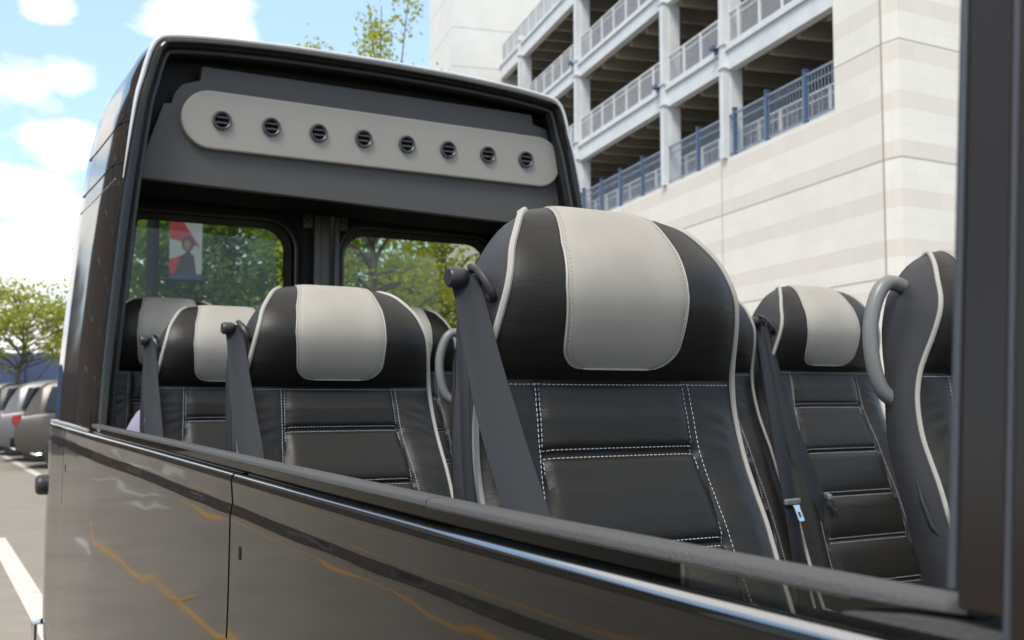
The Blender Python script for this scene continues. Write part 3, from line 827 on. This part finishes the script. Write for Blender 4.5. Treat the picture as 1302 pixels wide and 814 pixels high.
            ribbon([(-.222, .032, .128), (-.220, .016, .098), (-.227, -.036, .012), (-.232, -.084, -.06), (-.237, -.143, -.139), (-.242, -.176, -.18), (-.246, -.26, -.30), (-.25, -.36, -.46), (-.25, -.42, -.58)], wv, fold=.0015).build('seat_belt', M['belt'], root)
            ribbon([(-.215, .038, .125), (-.231, .020, .06), (-.241, -.008, -.017), (-.246, -.030, -.13), (-.244, -.07, -.30), (-.245, -.11, -.55)], lambda t: (.007, -.013, 0), fold=.001).build('seat_belt', M['belt'], root)
    return root

def copy_tree(o, parent=None):
    c = o.copy(); C.objects.link(c); c.parent = parent
    for ch in [k for k in bpy.data.objects if k.parent == o]:
        copy_tree(ch, c)
    return c
GRP = 'leather coach seats in rows'
proto = {}
def seat(kind, x, y, z, label, rz=0, tilt=0, sz=1):
    if kind not in proto:
        o = proto[kind] = make_seat(belt=kind in ('belt', 'tongue'), handle=kind == 'handle', tongue=kind == 'tongue')
    else:
        o = copy_tree(proto[kind])
    o.location = (x, y, z); o.rotation_euler = (R(-tilt), 0, R(rz)); o.scale = (1, 1, sz)
    tag(o, label, 'seat', GRP)
    return o
seat('belt', .862, 1.19, 1.620, 'largest black leather seat with grey headrest patch, nearest behind the window rail')
seat('belt', .835, 2.145, 1.618, 'black seat with bright grey headrest patch directly left of the largest seat', tilt=3, sz=.92)
seat('belt', .855, 3.06, 1.626, 'smallest sunlit seat with belt, between the shaded rear seat and the second window seat', tilt=1, sz=.97)
seat('handle', 1.835, 1.31, 1.640, 'seat cut off by the dark pillar, with rounded grab handle on its side')
seat('handle', 1.79, 2.15, 1.660, 'seat mostly hidden behind the right edge of the largest seat')
seat('handle', 1.79, 3.02, 1.630, 'sliver of a seat with grab handle showing left of the largest seat belt')
seat('tongue', 2.265, 2.15, 1.668, 'seat with several quilted panels and bunched belt with steel buckle tongue')
seat('plain', .80, 3.56, 1.678, 'shaded rear bench seat with dull grey patch, furthest left under the roof')
seat('plain', 1.66, 3.62, 1.690, 'shaded rear bench seat whose right shoulder shows behind the second window seat')

# lilac bag standing on the rear seat
q = MB(); rows = []
for k in range(17):
    ph = -PI / 2 + PI * k / 16; row = []
    for j in range(28):
        th = 2 * PI * j / 28
        d_ = 1 + .08 * noise.noise(Vector((math.cos(th) * 1.7, math.sin(th) * 1.7, k * .25)))
        row.append((.115 * math.cos(ph) ** .6 * math.cos(th) * d_ if math.cos(ph) > 0 else 0, .07 * max(0, math.cos(ph)) ** .6 * math.sin(th) * d_, .23 * math.sin(ph) * (1 + .05 * noise.noise(Vector((th, k * .3, 1))))))
    rows.append(row)
q.grid(rows, closed_u=True)
bag = q.build('bag', M['lilac'], None, loc=(.705, 3.27, 1.335)); tag(bag, 'lilac cloth bag propped on the rear seat behind the rail', 'bag')
q = MB(); q.tube(catmull([(-.06, -.02, .2), (-.05, -.04, .1), (0, -.055, .04), (.05, -.04, .1), (.06, -.02, .2)], 5), .006, 6); q.build('bag_strap', M['lilac'], bag)

# ------------------------------------------------------------------ parking garage
GC = (19.89, 16.97, 0); GA = math.atan2(.97040, .24151)
garage = empty('parking_garage', GC, GA, 'pale multi storey parking garage with open white steel decks above striped stone walls', 'parking garage')
def stone(nt, b, tc, cr):
    N = nt.nodes; L = nt.links
    sp = N.new('ShaderNodeSeparateXYZ'); L.new(tc.outputs['Object'], sp.inputs[0])
    # tan bands
    def math_(op, a, b_=None, v=None):
        m = N.new('ShaderNodeMath'); m.operation = op
        if hasattr(a, 'is_linked') or hasattr(a, 'links'): L.new(a, m.inputs[0])
        else: m.inputs[0].default_value = a
        if b_ is not None:
            if isinstance(b_, (int, float)): m.inputs[1].default_value = b_
            else: L.new(b_, m.inputs[1])
        return m.outputs[0]
    zz = math_('ADD', sp.outputs['Z'], 60 * 1.14 - 7.25 + .2)
    md = math_('MODULO', zz, 1.14); band = math_('LESS_THAN', md, .40)
    z2 = math_('ADD', sp.outputs['Z'], 60 * 2.75 - 7.04 + .02); m2 = math_('MODULO', z2, 2.75); ln = math_('LESS_THAN', m2, .045)
    xx = math_('ADD', math_('ADD', sp.outputs['X'], sp.outputs['Y']), 400.0)
    vj = math_('LESS_THAN', math_('MODULO', xx, .76), .022)
    hj = math_('LESS_THAN', math_('MODULO', zz, .38), .018)
    big = math_('LESS_THAN', math_('MODULO', xx, 8.0), .05)
    j = math_('MAXIMUM', vj, hj)
    # per-block tone
    fx = math_('FLOOR', math_('DIVIDE', xx, .76)); fz = math_('FLOOR', math_('DIVIDE', zz, .38))
    cb = N.new('ShaderNodeCombineXYZ'); L.new(fx, cb.inputs[0]); L.new(fz, cb.inputs[1])
    wn = N.new('ShaderNodeTexWhiteNoise'); L.new(cb.outputs[0], wn.inputs['Vector'])
    tone = N.new('ShaderNodeMapRange'); tone.inputs['To Min'].default_value = .975; tone.inputs['To Max'].default_value = 1.01; L.new(wn.outputs['Value'], tone.inputs['Value'])
    def mixc(f, c1, c2):
        m = N.new('ShaderNodeMixRGB'); L.new(f, m.inputs['Fac'])
        if isinstance(c1, tuple): m.inputs['Color1'].default_value = c1
        else: L.new(c1, m.inputs['Color1'])
        m.inputs['Color2'].default_value = c2; return m.outputs[0]
    c = mixc(band, cr.outputs['Color'], (.67, .615, .55, 1))
    jm = N.new('ShaderNodeMath'); jm.operation = 'MULTIPLY'; L.new(j, jm.inputs[0]); jm.inputs[1].default_value = .12
    c = mixc(jm.outputs[0], c, (.3, .28, .25, 1))
    lm = math_('MULTIPLY', math_('MAXIMUM', ln, big), .7)
    c = mixc(lm, c, (.22, .20, .18, 1))
    hv = N.new('ShaderNodeHueSaturation'); L.new(c, hv.inputs['Color']); L.new(tone.outputs[0], hv.inputs['Value']); L.new(hv.outputs['Color'], b.inputs['Base Color'])
M['stone'] = mat('striped_stone', (.72, .69, .625), .8, bump=.25, bscale=6, var=.04, vscale=.5, extra=stone)
def conc(nt, b, tc, cr):
    N = nt.nodes; L = nt.links
    sp = N.new('ShaderNodeSeparateXYZ'); L.new(tc.outputs['Object'], sp.inputs[0])
    a = N.new('ShaderNodeMath'); a.operation = 'MODULO'; L.new(sp.outputs['Z'], a.inputs[0]); a.inputs[1].default_value = 2.1
    l = N.new('ShaderNodeMath'); l.operation = 'LESS_THAN'; L.new(a.outputs[0], l.inputs[0]); l.inputs[1].default_value = .06
    m = N.new('ShaderNodeMixRGB'); mu = N.new('ShaderNodeMath'); mu.operation = 'MULTIPLY'; mu.inputs[1].default_value = .5; L.new(l.outputs[0], mu.inputs[0])
    L.new(mu.outputs[0], m.inputs['Fac']); L.new(cr.outputs['Color'], m.inputs['Color1']); m.inputs['Color2'].default_value = (.2, .19, .18, 1); L.new(m.outputs[0], b.inputs['Base Color'])
M['concrete'] = mat('precast_concrete', (.66, .65, .61), .85, bump=.2, bscale=5, var=.05, vscale=.8, extra=conc)
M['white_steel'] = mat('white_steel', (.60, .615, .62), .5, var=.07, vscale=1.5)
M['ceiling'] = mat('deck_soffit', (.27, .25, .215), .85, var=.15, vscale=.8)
M['blue_steel'] = mat('blue_steel', (.06, .10, .185), .5)
M['bluegrey'] = mat('blue_grey_bars', (.20, .245, .32), .5)
M['mesh_grey'] = mat('grey_bars', (.36, .37, .39), .6)
M['joint'] = mat('joint_tan', (.30, .26, .22), .9)
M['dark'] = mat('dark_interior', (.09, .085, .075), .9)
def gpart(q, name, m, par=garage, **k): return q.build(name, m, par, smooth=False, **k)
SE = 33.0      # end of the open decks
q = MB(); q.box(0, SE, -.5, 0, 0, 8.72); q.box(0, 1.95, -.5, 0, 8.72, 26)
gpart(q, 'stone_wall', M['stone'])
wr = MB(); wr.box(-.5, 0, -16, 0, 0, 26); wo = wr.build('stone_wall', M['stone'], garage, smooth=False); wo.rotation_euler = (0, 0, -0.0)
wo.location = (-.003, -.001, 0); wo.rotation_euler = (0, 0, R(13.0))
q = MB(); q.box(1.93, 2.0, -8, -.52, 8.72, 26); gpart(q, 'pier_return', M['stone'])
q = MB(); q.box(-.012, .02, -.03, .012, 0, 26); gpart(q, 'corner_joint', M['joint'])
levels = [(11.42, 12.15), (15.0, 15.65), (18.42, 19.2)]
for zb_, zt in levels:
    q = MB(); q.box(2.0, SE, -.30, -.02, zb_, zt - .17); gpart(q, 'edge_beam', M['white_steel'])
    q = MB(); q.box(2.0, SE, -.34, .06, zt - .16, zt); gpart(q, 'deck_edge', M['white_steel'])
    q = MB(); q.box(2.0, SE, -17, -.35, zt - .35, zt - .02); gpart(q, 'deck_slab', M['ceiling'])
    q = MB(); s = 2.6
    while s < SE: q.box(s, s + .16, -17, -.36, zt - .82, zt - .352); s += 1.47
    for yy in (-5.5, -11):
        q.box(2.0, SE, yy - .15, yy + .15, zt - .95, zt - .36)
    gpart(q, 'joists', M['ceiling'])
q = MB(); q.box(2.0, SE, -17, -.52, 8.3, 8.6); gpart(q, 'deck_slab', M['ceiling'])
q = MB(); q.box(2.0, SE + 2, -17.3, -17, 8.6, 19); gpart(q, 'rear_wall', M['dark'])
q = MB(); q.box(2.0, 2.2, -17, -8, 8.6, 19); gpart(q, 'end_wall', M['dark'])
for s in (7.75, 12.1, 20.9, 29.2):
    q = MB(); q.box(s - .13, s + .13, -.12, .12, 8.73, 19.5); q.box(s - .16, s + .06, -.50, -.121, 8.6, 19.3)
    for zb_, zt in levels: q.box(s - .2, s + .2, -.13, .17, zb_ + .05, zb_ + .11); q.box(s - .2, s + .2, -.13, .17, zt + .04, zt + .10)
    gpart(q, 'steel_column', M['white_steel'])
    if s == 20.9:
        q = MB(); q.box(s - .14, s + .14, -.125, .13, 8.731, 10.1); gpart(q, 'column_sleeve', M['blue_steel'])
def railing(z0, h, s0, s1, yy, step, ms, name, post_w=.05, bar=.1, bw=.012):
    q = MB(); q.box(s0, s1, yy - .025, yy + .025, z0 + h - .05, z0 + h); q.box(s0, s1, yy - .02, yy + .02, z0 + .1, z0 + .14); q.box(s0, s1, yy - .012, yy + .012, z0 + h * .78, z0 + h * .78 + .03)
    s = s0
    while s < s1: q.box(s, s + post_w, yy - .03, yy + .03, z0, z0 + h); s += step
    n = MB(); s = s0
    while s < s1: n.box(s, s + bw, yy - .006, yy + .006, z0 + .14, z0 + h - .05); s += bar
    o = gpart(q, name, ms[0]); n.build('railing_bars', ms[1], o, smooth=False)
for zb_, zt in levels:
    railing(zt, 1.08, 2.0, SE, -.12, 1.25, (M['white_steel'], M['mesh_grey']), 'white_railing', .09, .085, .03)
railing(8.62, 1.2, 2.0, SE, -.75, 1.25, (M['white_steel'], M['mesh_grey']), 'white_railing', .09, .1, .02)
q = MB(); q.box(2.0, SE, -.75, -.6, 8.6, 9.05); gpart(q, 'kerb_wall', M['white_steel'])
railing(8.72, 1.33, 2.0, SE, .02 - .1, 50, (M['bluegrey'], M['bluegrey']), 'blue_fence', .05, .155, .028)
for s in (3.39, 5.40, 7.3, 9.73, 12.3, 14.24, 16.35, 18.34, 20.4, 22.5, 25, 27.5, 30):
    q = MB(); q.box(s - .05, s + .05, -.14, -.02, 8.721, 10.16); q.box(s - .065, s + .065, -.155, -.005, 10.16, 10.19); gpart(q, 'fence_post', M['blue_steel'])
M['lampbox'] = mat('deck_lamp', (.45, .40, .32), .5)
for (zb_, zt) in levels:
    for s in (4.6, 10.0, 16.5, 25.0):
        q = MB(); q.grid(lathe([(.001, 0), (.12, 0), (.2, -.12), (.2, -.36), (.16, -.42), (.001, -.42)], 16, 'z', (s, -3.2, zt - .36)), closed_u=True); q.tube([(s, -3.2, zt - .36), (s, -3.2, zt - .02)], .03)
        q.build('deck_lamp', M['lampbox'], garage)
for (zb_, zt) in levels[:2]:
    for s in (7.75, 12.1, 20.9):
        q = MB(); q.box(s + .2, s + .5, .06, .28, zt + .02, zt + .14); q.box(s + .2, s + .5, .06, .1, zt - .1, zt + .02); gpart(q, 'flood_lamp', M['blue_steel'], bevel=.01)
# stair tower at the far end
q = MB(); q.box(SE + .05, SE + 5.9, -5, 2.62, 0, 40); gpart(q, 'stair_tower', M['concrete'])

# ------------------------------------------------------------------ trees
def leafmat(name, col, trans):
    m = bpy.data.materials.new(name); m.use_nodes = True; nt = m.node_tree; N = nt.nodes; L = nt.links
    b = N['Principled BSDF']; out = N['Material Output']
    oi = N.new('ShaderNodeTexCoord'); nz = N.new('ShaderNodeTexNoise'); nz.inputs['Scale'].default_value = 1.4; nz.inputs['Detail'].default_value = 6
    L.new(oi.outputs['Object'], nz.inputs['Vector'])
    cr = N.new('ShaderNodeValToRGB'); cr.color_ramp.elements[0].position = .35; cr.color_ramp.elements[1].position = .65
    cr.color_ramp.elements[0].color = tuple(c * .6 for c in col) + (1,); cr.color_ramp.elements[1].color = tuple(c * 1.35 for c in col) + (1,)
    L.new(nz.outputs['Fac'], cr.inputs['Fac']); L.new(cr.outputs[0], b.inputs['Base Color']); b.inputs['Roughness'].default_value = .55
    t = N.new('ShaderNodeBsdfTranslucent'); t.inputs['Color'].default_value = tuple(trans) + (1,)
    x = N.new('ShaderNodeMixShader'); x.inputs[0].default_value = .42
    L.new(b.outputs[0], x.inputs[1]); L.new(t.outputs[0], x.inputs[2]); L.new(x.outputs[0], out.inputs[0])
    return m
M['leaf'] = leafmat('leaf_green', (.09, .15, .026), (.26, .40, .05))
M['leaf_light'] = leafmat('leaf_young', (.20, .23, .035), (.62, .66, .09))
M['bark'] = mat('bark', (.11, .09, .07), .9, bump=.6, bscale=25)
def tree(loc, h, crown_z, crown_r, nclump, nleaf, lsz, lm, seed, label, group=None, sparse=1.0, cat='tree', tr=.09, shoots=0):
    rnd = random.Random(seed)
    root = empty('tree', loc, 0, label, cat, group)
    q = MB(); top = h * .9
    tp = [(0, 0, 0)]
    for k in range(1, 7): tp.append((rnd.uniform(-.1, .1) * k * .3, rnd.uniform(-.1, .1) * k * .3, top * k / 6))
    tps = catmull(tp, 4); q.tube(tps, [lerp(tr, tr * .15, i / (len(tps) - 1)) for i in range(len(tps))], 8)
    clumps = []
    cz = (crown_z + h) / 2; rz = (h - crown_z) / 2
    for k in range(nclump):
        while True:
            a = Vector((rnd.uniform(-1, 1), rnd.uniform(-1, 1), rnd.uniform(-1, 1)))
            if a.length <= 1 and (a.length > .35 or rnd.random() < .3): break
        c = Vector((a.x * crown_r, a.y * crown_r, cz + a.z * rz))
        clumps.append(c)
        st = Vector(tps[min(len(tps) - 1, int(len(tps) * max(.2, min(.95, (c.z - rnd.uniform(.3, 1.0) * crown_r * .6) / top)))) ])
        mid = st.lerp(c, .5) + Vector((rnd.uniform(-.1, .1), rnd.uniform(-.1, .1), rnd.uniform(-.05, .15))) * crown_r
        bp_ = catmull([tuple(st), tuple(mid), tuple(c)], 4); q.tube(bp_, [lerp(tr * .3, tr * .06, i / (len(bp_) - 1)) for i in range(len(bp_))], 5)
    sh = []
    for k in range(shoots):
        a = rnd.uniform(0, 2 * PI); r0 = rnd.uniform(0, .75) * crown_r
        s0 = Vector((r0 * math.cos(a), r0 * math.sin(a), h - .35)); e = s0 + Vector((rnd.uniform(-.2, .2), rnd.uniform(-.2, .2), rnd.uniform(.5, 1.6)))
        q.tube([s0, s0.lerp(e, .5) + Vector((.04, 0, 0)), e], [.012, .008, .004], 5); sh.append((s0, e))
    q.build('trunk', M['bark'], root)
    f = MB()
    def leaf(p, s):
        n = Vector((rnd.gauss(0, 1), rnd.gauss(0, 1), rnd.gauss(0, 1) + .7)).normalized(); t = n.orthogonal().normalized()
        t.rotate(Matrix.Rotation(rnd.uniform(0, 2 * PI), 3, n)); b = n.cross(t)
        l = s * rnd.uniform(.7, 1.3); w_ = l * .62
        f.add([p, p + t * l * .35 + b * w_ * .5 + n * l * .08, p + t * l, p + t * l * .35 - b * w_ * .5 + n * l * .08], [(0, 1, 2), (0, 2, 3)])
    for c in clumps:
        sz = crown_r * rnd.uniform(.16, .34) * sparse
        for k in range(nleaf):
            p = c + Vector((rnd.gauss(0, .55), rnd.gauss(0, .55), rnd.gauss(0, .42))) * sz
            leaf(p, lsz)
    for s0, e in sh:
        for k in range(4):
            c = s0.lerp(e, rnd.uniform(.15, 1)); m_ = rnd.randint(22, 60); sp_ = .055 + .06 * rnd.random()
            for _ in range(m_): leaf(c + Vector((rnd.gauss(0, 1), rnd.gauss(0, 1), rnd.gauss(0, 1))) * sp_, lsz * .8)
    f.build('crown', lm, root, smooth=False, fixn=False)
    return root
def spot(x, dist):      # ground point in the direction of photo column x
    p = at(x, 503, Y=1.0); d = Vector((p.x, p.y, 0)).normalized(); return (d.x * dist, d.y * dist, 0)
TG = 'young trees behind the minibus'
tree(spot(290, 17), 4.9, 1.3, 1.75, 120, 230, .095, M['leaf'], 3, 'dense green tree filling the left rear window of the minibus', TG)
tree(spot(395, 15.5), 4.5, 1.3, 1.2, 80, 190, .09, M['leaf'], 5, 'green tree seen through the rear windows on both sides of the centre post', TG)
tree(spot(458, 11.5), 4.75, 1.5, .95, 40, 110, .07, M['leaf_light'], 8, 'light green tree whose thin shoots rise above the minibus roof', TG, shoots=11)
tree(spot(560, 15), 3.9, .9, 1.35, 70, 170, .09, M['leaf_light'], 13, 'low loose tree in the right rear window in front of pale wall', TG)
tree(spot(205, 24), 4.3, 1.2, 1.2, 26, 100, .10, M['leaf'], 14, 'thin tree beside the banner pole in the left rear window', TG)
tree(spot(24, 32), 4.7, 2.1, 1.9, 46, 120, .12, M['leaf_light'], 21, 'airy young tree standing above the parked cars at left', sparse=.9)
# banner pole
bpz = spot(190, 14.3)
bpl = empty('banner_pole', bpz, -yaw + R(18), 'dark lamp pole with red and white banner seen through the rear window', 'banner pole')
q = MB(); q.tube([(0, 0, 0), (0, 0, 4.9)], .075, 14); q.tube([(0, 0, 0), (0, 0, .5)], .12, 14); q.build('pole', M['black'], bpl)
q = MB(); q.tube([(0, 0, 3.93), (.62, 0, 3.93)], .018); q.tube([(0, 0, 3.07), (.62, 0, 3.07)], .018); q.build('banner_arm', M['black'], bpl)
M['red'] = mat('banner_red', (.22, .02, .025), .6); M['ban_w'] = mat('banner_white', (.24, .25, .27), .6); M['ban_d'] = mat('banner_dark', (.03, .025, .03), .6); M['skin'] = mat('banner_figure_tone', (.16, .09, .06), .6); M['navy'] = mat('banner_navy', (.02, .03, .09), .6)
q = MB(); q.box(.20, .60, -.006, .006, 3.08, 3.92); ban = q.build('banner', M['ban_w'], bpl, smooth=False)
q = MB(); y_ = -.009
q.add([(.20, y_, 3.92), (.30, y_, 3.92), (.57, y_, 3.50), (.20, y_, 3.60)], [(0, 1, 2, 3)], 0)
q.add([(.20, y_, 3.33), (.44, y_, 3.42), (.36, y_, 3.15), (.20, y_, 3.15)], [(0, 1, 2, 3)], 0)
q.add([(.27, y_ - .002, 3.15), (.53, y_ - .002, 3.15), (.50, y_ - .002, 3.38), (.43, y_ - .002, 3.45), (.33, y_ - .002, 3.36)], [(0, 1, 2, 3, 4)], 1)
q.add([(.42 + .075 * math.cos(k * PI / 6), y_ - .004, 3.54 + .10 * math.sin(k * PI / 6)) for k in range(12)], [tuple(range(12))], 1)
q.add([(.415 + .045 * math.cos(k * PI / 6), y_ - .006, 3.52 + .065 * math.sin(k * PI / 6)) for k in range(12)], [tuple(range(12))], 2)
q.add([(.20, y_, 3.08), (.60, y_, 3.08), (.60, y_, 3.149), (.20, y_, 3.149)], [(0, 1, 2, 3)], 3)
q.build('banner_print', [M['red'], M['ban_d'], M['skin'], M['navy']], ban, smooth=False, fixn=False)

# far blue wall, red sign
M['bluewall'] = mat('blue_hoarding', (.055, .085, .17), .7, var=.15, vscale=.5)
p0 = spot(-420, 60); p1 = spot(420, 50)
ang = math.atan2(p1[1] - p0[1], p1[0] - p0[0]); ln_ = math.hypot(p1[0] - p0[0], p1[1] - p0[1])
bw = empty('blue_hoarding', p0, ang, 'long blue hoarding behind the parked cars', 'hoarding')
q = MB(); q.box(0, ln_, -.06, .06, 0, 3.5); q.build('panel', M['bluewall'], bw, smooth=False)
s = 0
while s < ln_:
    q = MB(); q.box(s, s + .12, -.14, -.061, 0, 3.55); q.build('post', M['bluewall'], bw, smooth=False); s += 3.0
sg = empty('road_sign', spot(-10, 34), -yaw + R(-22), 'small red road sign on a post at the left edge', 'road sign')
q = MB(); q.tube([(0, 0, 0), (0, 0, 2.75)], .035); q.build('post', M['mesh_grey'], sg)
q = MB(); q.add([(-.0 + 0.30 * math.cos(PI / 8 + k * PI / 4), -.05, 2.5 + 0.30 * math.sin(PI / 8 + k * PI / 4)) for k in range(8)] + [(0.30 * math.cos(PI / 8 + k * PI / 4), -.035, 2.5 + 0.30 * math.sin(PI / 8 + k * PI / 4)) for k in range(8)],
      [tuple(range(8)), tuple(range(15, 7, -1))] + [(k, (k + 1) % 8, 8 + (k + 1) % 8, 8 + k) for k in range(8)]); q.build('sign_plate', M['red'], sg, smooth=False)

# ------------------------------------------------------------------ parked cars (SUVs)
def carmat(n, c): return mat(n, c, .3, metal=.1, spec=.4, var=.03, vscale=2)
CM = [carmat('car_paint_taupe', (.085, .075, .065)), carmat('car_paint_silver', (.15, .15, .155)), carmat('car_paint_dark', (.03, .032, .035)), carmat('car_paint_red', (.30, .02, .02))]
M['tail'] = mat('tail_lamp_red', (.28, .012, .01), .15, coat=1)
M['hlamp'] = mat('head_lamp', (.6, .62, .65), .1, coat=1)
def make_car(cm):
    root = empty('parked_car')
    # x along length (front +x), half width .92; outline rings
    prof = [(-2.25, .55, .95), (-2.3, .7, 1.05), (-2.28, 1.0, 1.1)]
    q = MB()
    st = [(-2.28, .45, .98, .80), (-2.2, .36, 1.06, .88), (-1.6, .30, 1.10, .93), (-.5, .28, 1.12, .94), (.7, .28, 1.12, .94), (1.5, .30, 1.06, .92), (2.05, .36, .95, .84), (2.28, .48, .80, .68)]
    rows = []
    for x, z0, z1, hw_ in catmull(st, 4):
        sec = [(-hw_ * .9, z0), (-hw_, z0 + .18), (-hw_ * 1.0, z0 + .45), (-hw_ * .965, z1 - .06), (-hw_ * .9, z1), (0, z1 + .03), (hw_ * .9, z1), (hw_ * .965, z1 - .06), (hw_, z0 + .45), (hw_, z0 + .18), (hw_ * .9, z0)]
        rows.append([(x, y, z) for y, z in sec])
    q.grid(rows, closed_u=True, cap=True); q.build('body', cm, root)
    q = MB(); rows = []
    for x, z1, hw_, dz in catmull([(-2.12, 1.08, .84, .0), (-1.95, 1.45, .74, .0), (-1.6, 1.72, .68, 0), (-.4, 1.78, .68, 0), (.35, 1.70, .68, 0), (.8, 1.42, .76, 0), (1.2, 1.10, .82, 0)], 4):
        rows.append([(x, -.86, 1.04), (x, -hw_ - .02, max(1.05, z1 - .07)), (x, -hw_ + .06, z1), (x, hw_ - .06, z1), (x, hw_ + .02, max(1.05, z1 - .07)), (x, .86, 1.04)])
    q.grid(rows, closed_u=True, cap=True); cab = q.build('cabin', cm, root)
    q = MB()
    for sy in (-1, 1):
        for xs in ([(-1.75, -.75)], [(-.68, .15)], [(.2, .78)]):
            a, b = xs[0]; ta = .12 if a < -1 else 0; tb = -.28 if b > .5 else 0
            q.add([(a, sy * .875, 1.13), (b, sy * .875, 1.13), (b + tb, sy * .735, 1.60), (a + ta, sy * .735, 1.60)], [(0, 1, 2, 3)])
    q.add([(-2.14, -.72, 1.16), (-2.14, .72, 1.16), (-1.93, .62, 1.60), (-1.93, -.62, 1.60)], [(0, 1, 2, 3)])
    q.add([(1.20, -.72, 1.14), (1.20, .72, 1.14), (.58, .62, 1.63), (.58, -.62, 1.63)], [(0, 1, 2, 3)])
    q.build('windows', M['glass_dark'], root, smooth=False, fixn=False)
    for sx in (-1.4, 1.42):
        for sy in (-1, 1):
            c = (sx, sy * .84 - .11, .35)
            q = MB(); q.grid(lathe([(.2, 0), (.3, 0), (.35, .03), (.35, .19), (.3, .22), (.2, .22)], 28, 'y', c), closed_u=True, closed_v=True)
            wq = q.build('wheel', M['rubber'], root)
            q = MB(); q.grid(lathe([(.001, -.005), (.05, -.005), (.17, .02), (.2, -.0), (.21, .03), (.21, .19), (.2, .225), (.17, .2), (.05, .225), (.001, .225)], 28, 'y', c), closed_u=True); q.build('rim', M['steel'], wq)
    for sy in (-1, 1):
        q = MB(); q.box(-2.33, -2.16, sy * .80 - .07, sy * .80 + .09 * (1), .86, 1.06); q.build('tail_lamp', M['tail'], root, bevel=.02)
        q = MB(); q.box(2.0, 2.22, sy * .66 - .12, sy * .66 + .12, .72, .86); q.build('head_lamp', M['hlamp'], root, bevel=.03)
        q = MB(); q.box(.62, .78, sy * 1.02 - .09, sy * 1.02 + .09, 1.08, 1.22); q.build('door_mirror', cm, root, bevel=.03)
    q = MB(); q.box(-2.36, -2.25, -.8, .8, .42, .62); q.build('bumper', M['black'], root, bevel=.03)
    q = MB(); q.box(2.24, 2.34, -.75, .75, .40, .58); q.build('bumper', M['black'], root, bevel=.03)
    return root
cg = 'cars parked along the kerb'
def place_car(o, x, y, rz, label, cm, grp=cg):
    o.location = (x, y, 0); o.rotation_euler = (0, 0, R(rz)); o.scale = (1.1, 1.1, 1.12); tag(o, label, 'car', grp)
    for ch in [k for k in bpy.data.objects if k.parent == o and k.name.split('.')[0] in ('body', 'cabin', 'door_mirror')]:
        if ch.material_slots[0].material != cm:
            ch.material_slots[0].link = 'OBJECT'; ch.material_slots[0].material = cm
car0 = make_car(CM[0])
place_car(car0, 5.15, 25.9, -14, 'taupe sport utility car nearest the minibus with red tail lamp', CM[0])
for x, y, rz, lab, cm in ((5.0, 28.9, -14, 'silver car parked second from the minibus', CM[1]), (4.85, 32.0, -14, 'dark car parked third from the minibus', CM[2]), (4.7, 35.2, -14, 'silver car furthest along the parked row at the left edge', CM[1])):
    place_car(copy_tree(car0), x, y, rz, lab, cm)

# ------------------------------------------------------------------ across the street: what the glossy side mirrors
og = 'cars across the street mirrored in the bus side'
for x, y, rz, lab, cm in ((-15, 7, 90, 'dark car across the street mirrored in the crease of the bus side', CM[2]), (-15.5, 14, 90, 'silver car across the street mirrored in the bus side', CM[1]), (-14.5, 1.5, 90, 'red car across the street mirrored low in the bus side', CM[3])):
    place_car(copy_tree(car0), x, y, rz, lab, cm, og)

# brown brick building across the street: what the flank mirrors
M['hedge'] = mat('hedge_green', (.03, .05, .015), .8, bump=1, bscale=9, var=.5, vscale=6)
M['brick'] = mat('brown_brick', (.085, .058, .042), .85, bump=.5, bscale=12, var=.25, vscale=3)
bb_ = empty('brick_building', (-27, 32, 0), 0, 'brown brick building up the street, mirrored in the glossy black bus flank', 'building')
q = MB(); q.box(0, 24, 0, 14, 0, 15.5); q.box(-.15, 24.15, -.15, 14, 15.5, 16); q.build('wall', M['brick'], bb_, smooth=False)
for k in range(6):
    for z0 in (1.2, 4.6, 8.0, 11.4):
        q = MB(); q.box(1.6 + k * 3.8, 3.4 + k * 3.8, -.06, 0, z0, z0 + 1.9); f_ = q.build('window', M['ceiling'], bb_, smooth=False)
        q = MB(); q.box(1.7 + k * 3.8, 3.3 + k * 3.8, -.07, -.061, z0 + .1, z0 + 1.8); q.build('pane', M['glass_dark'], f_, smooth=False)
# clipped hedge across the street
q = MB(); rnd = random.Random(4); rows = []
for k in range(150):
    y = -14 + k * .4; rows.append([(-18.6 + rnd.uniform(-.1, .1), y, 0), (-18.5 + rnd.uniform(-.15, .15), y, 1.1), (-18.6 + rnd.uniform(-.2, .2), y, 2.0 + rnd.uniform(-.25, .25)), (-19.6, y, 2.2 + rnd.uniform(-.2, .2)), (-20.2, y, 1.2), (-20.2, y, 0)])
q.grid(rows, closed_u=True, cap=True); h_ = q.build('hedge', M['hedge'], None, smooth=False); tag(h_, 'dark clipped hedge across the street, mirrored in the crease of the bus side', 'hedge')
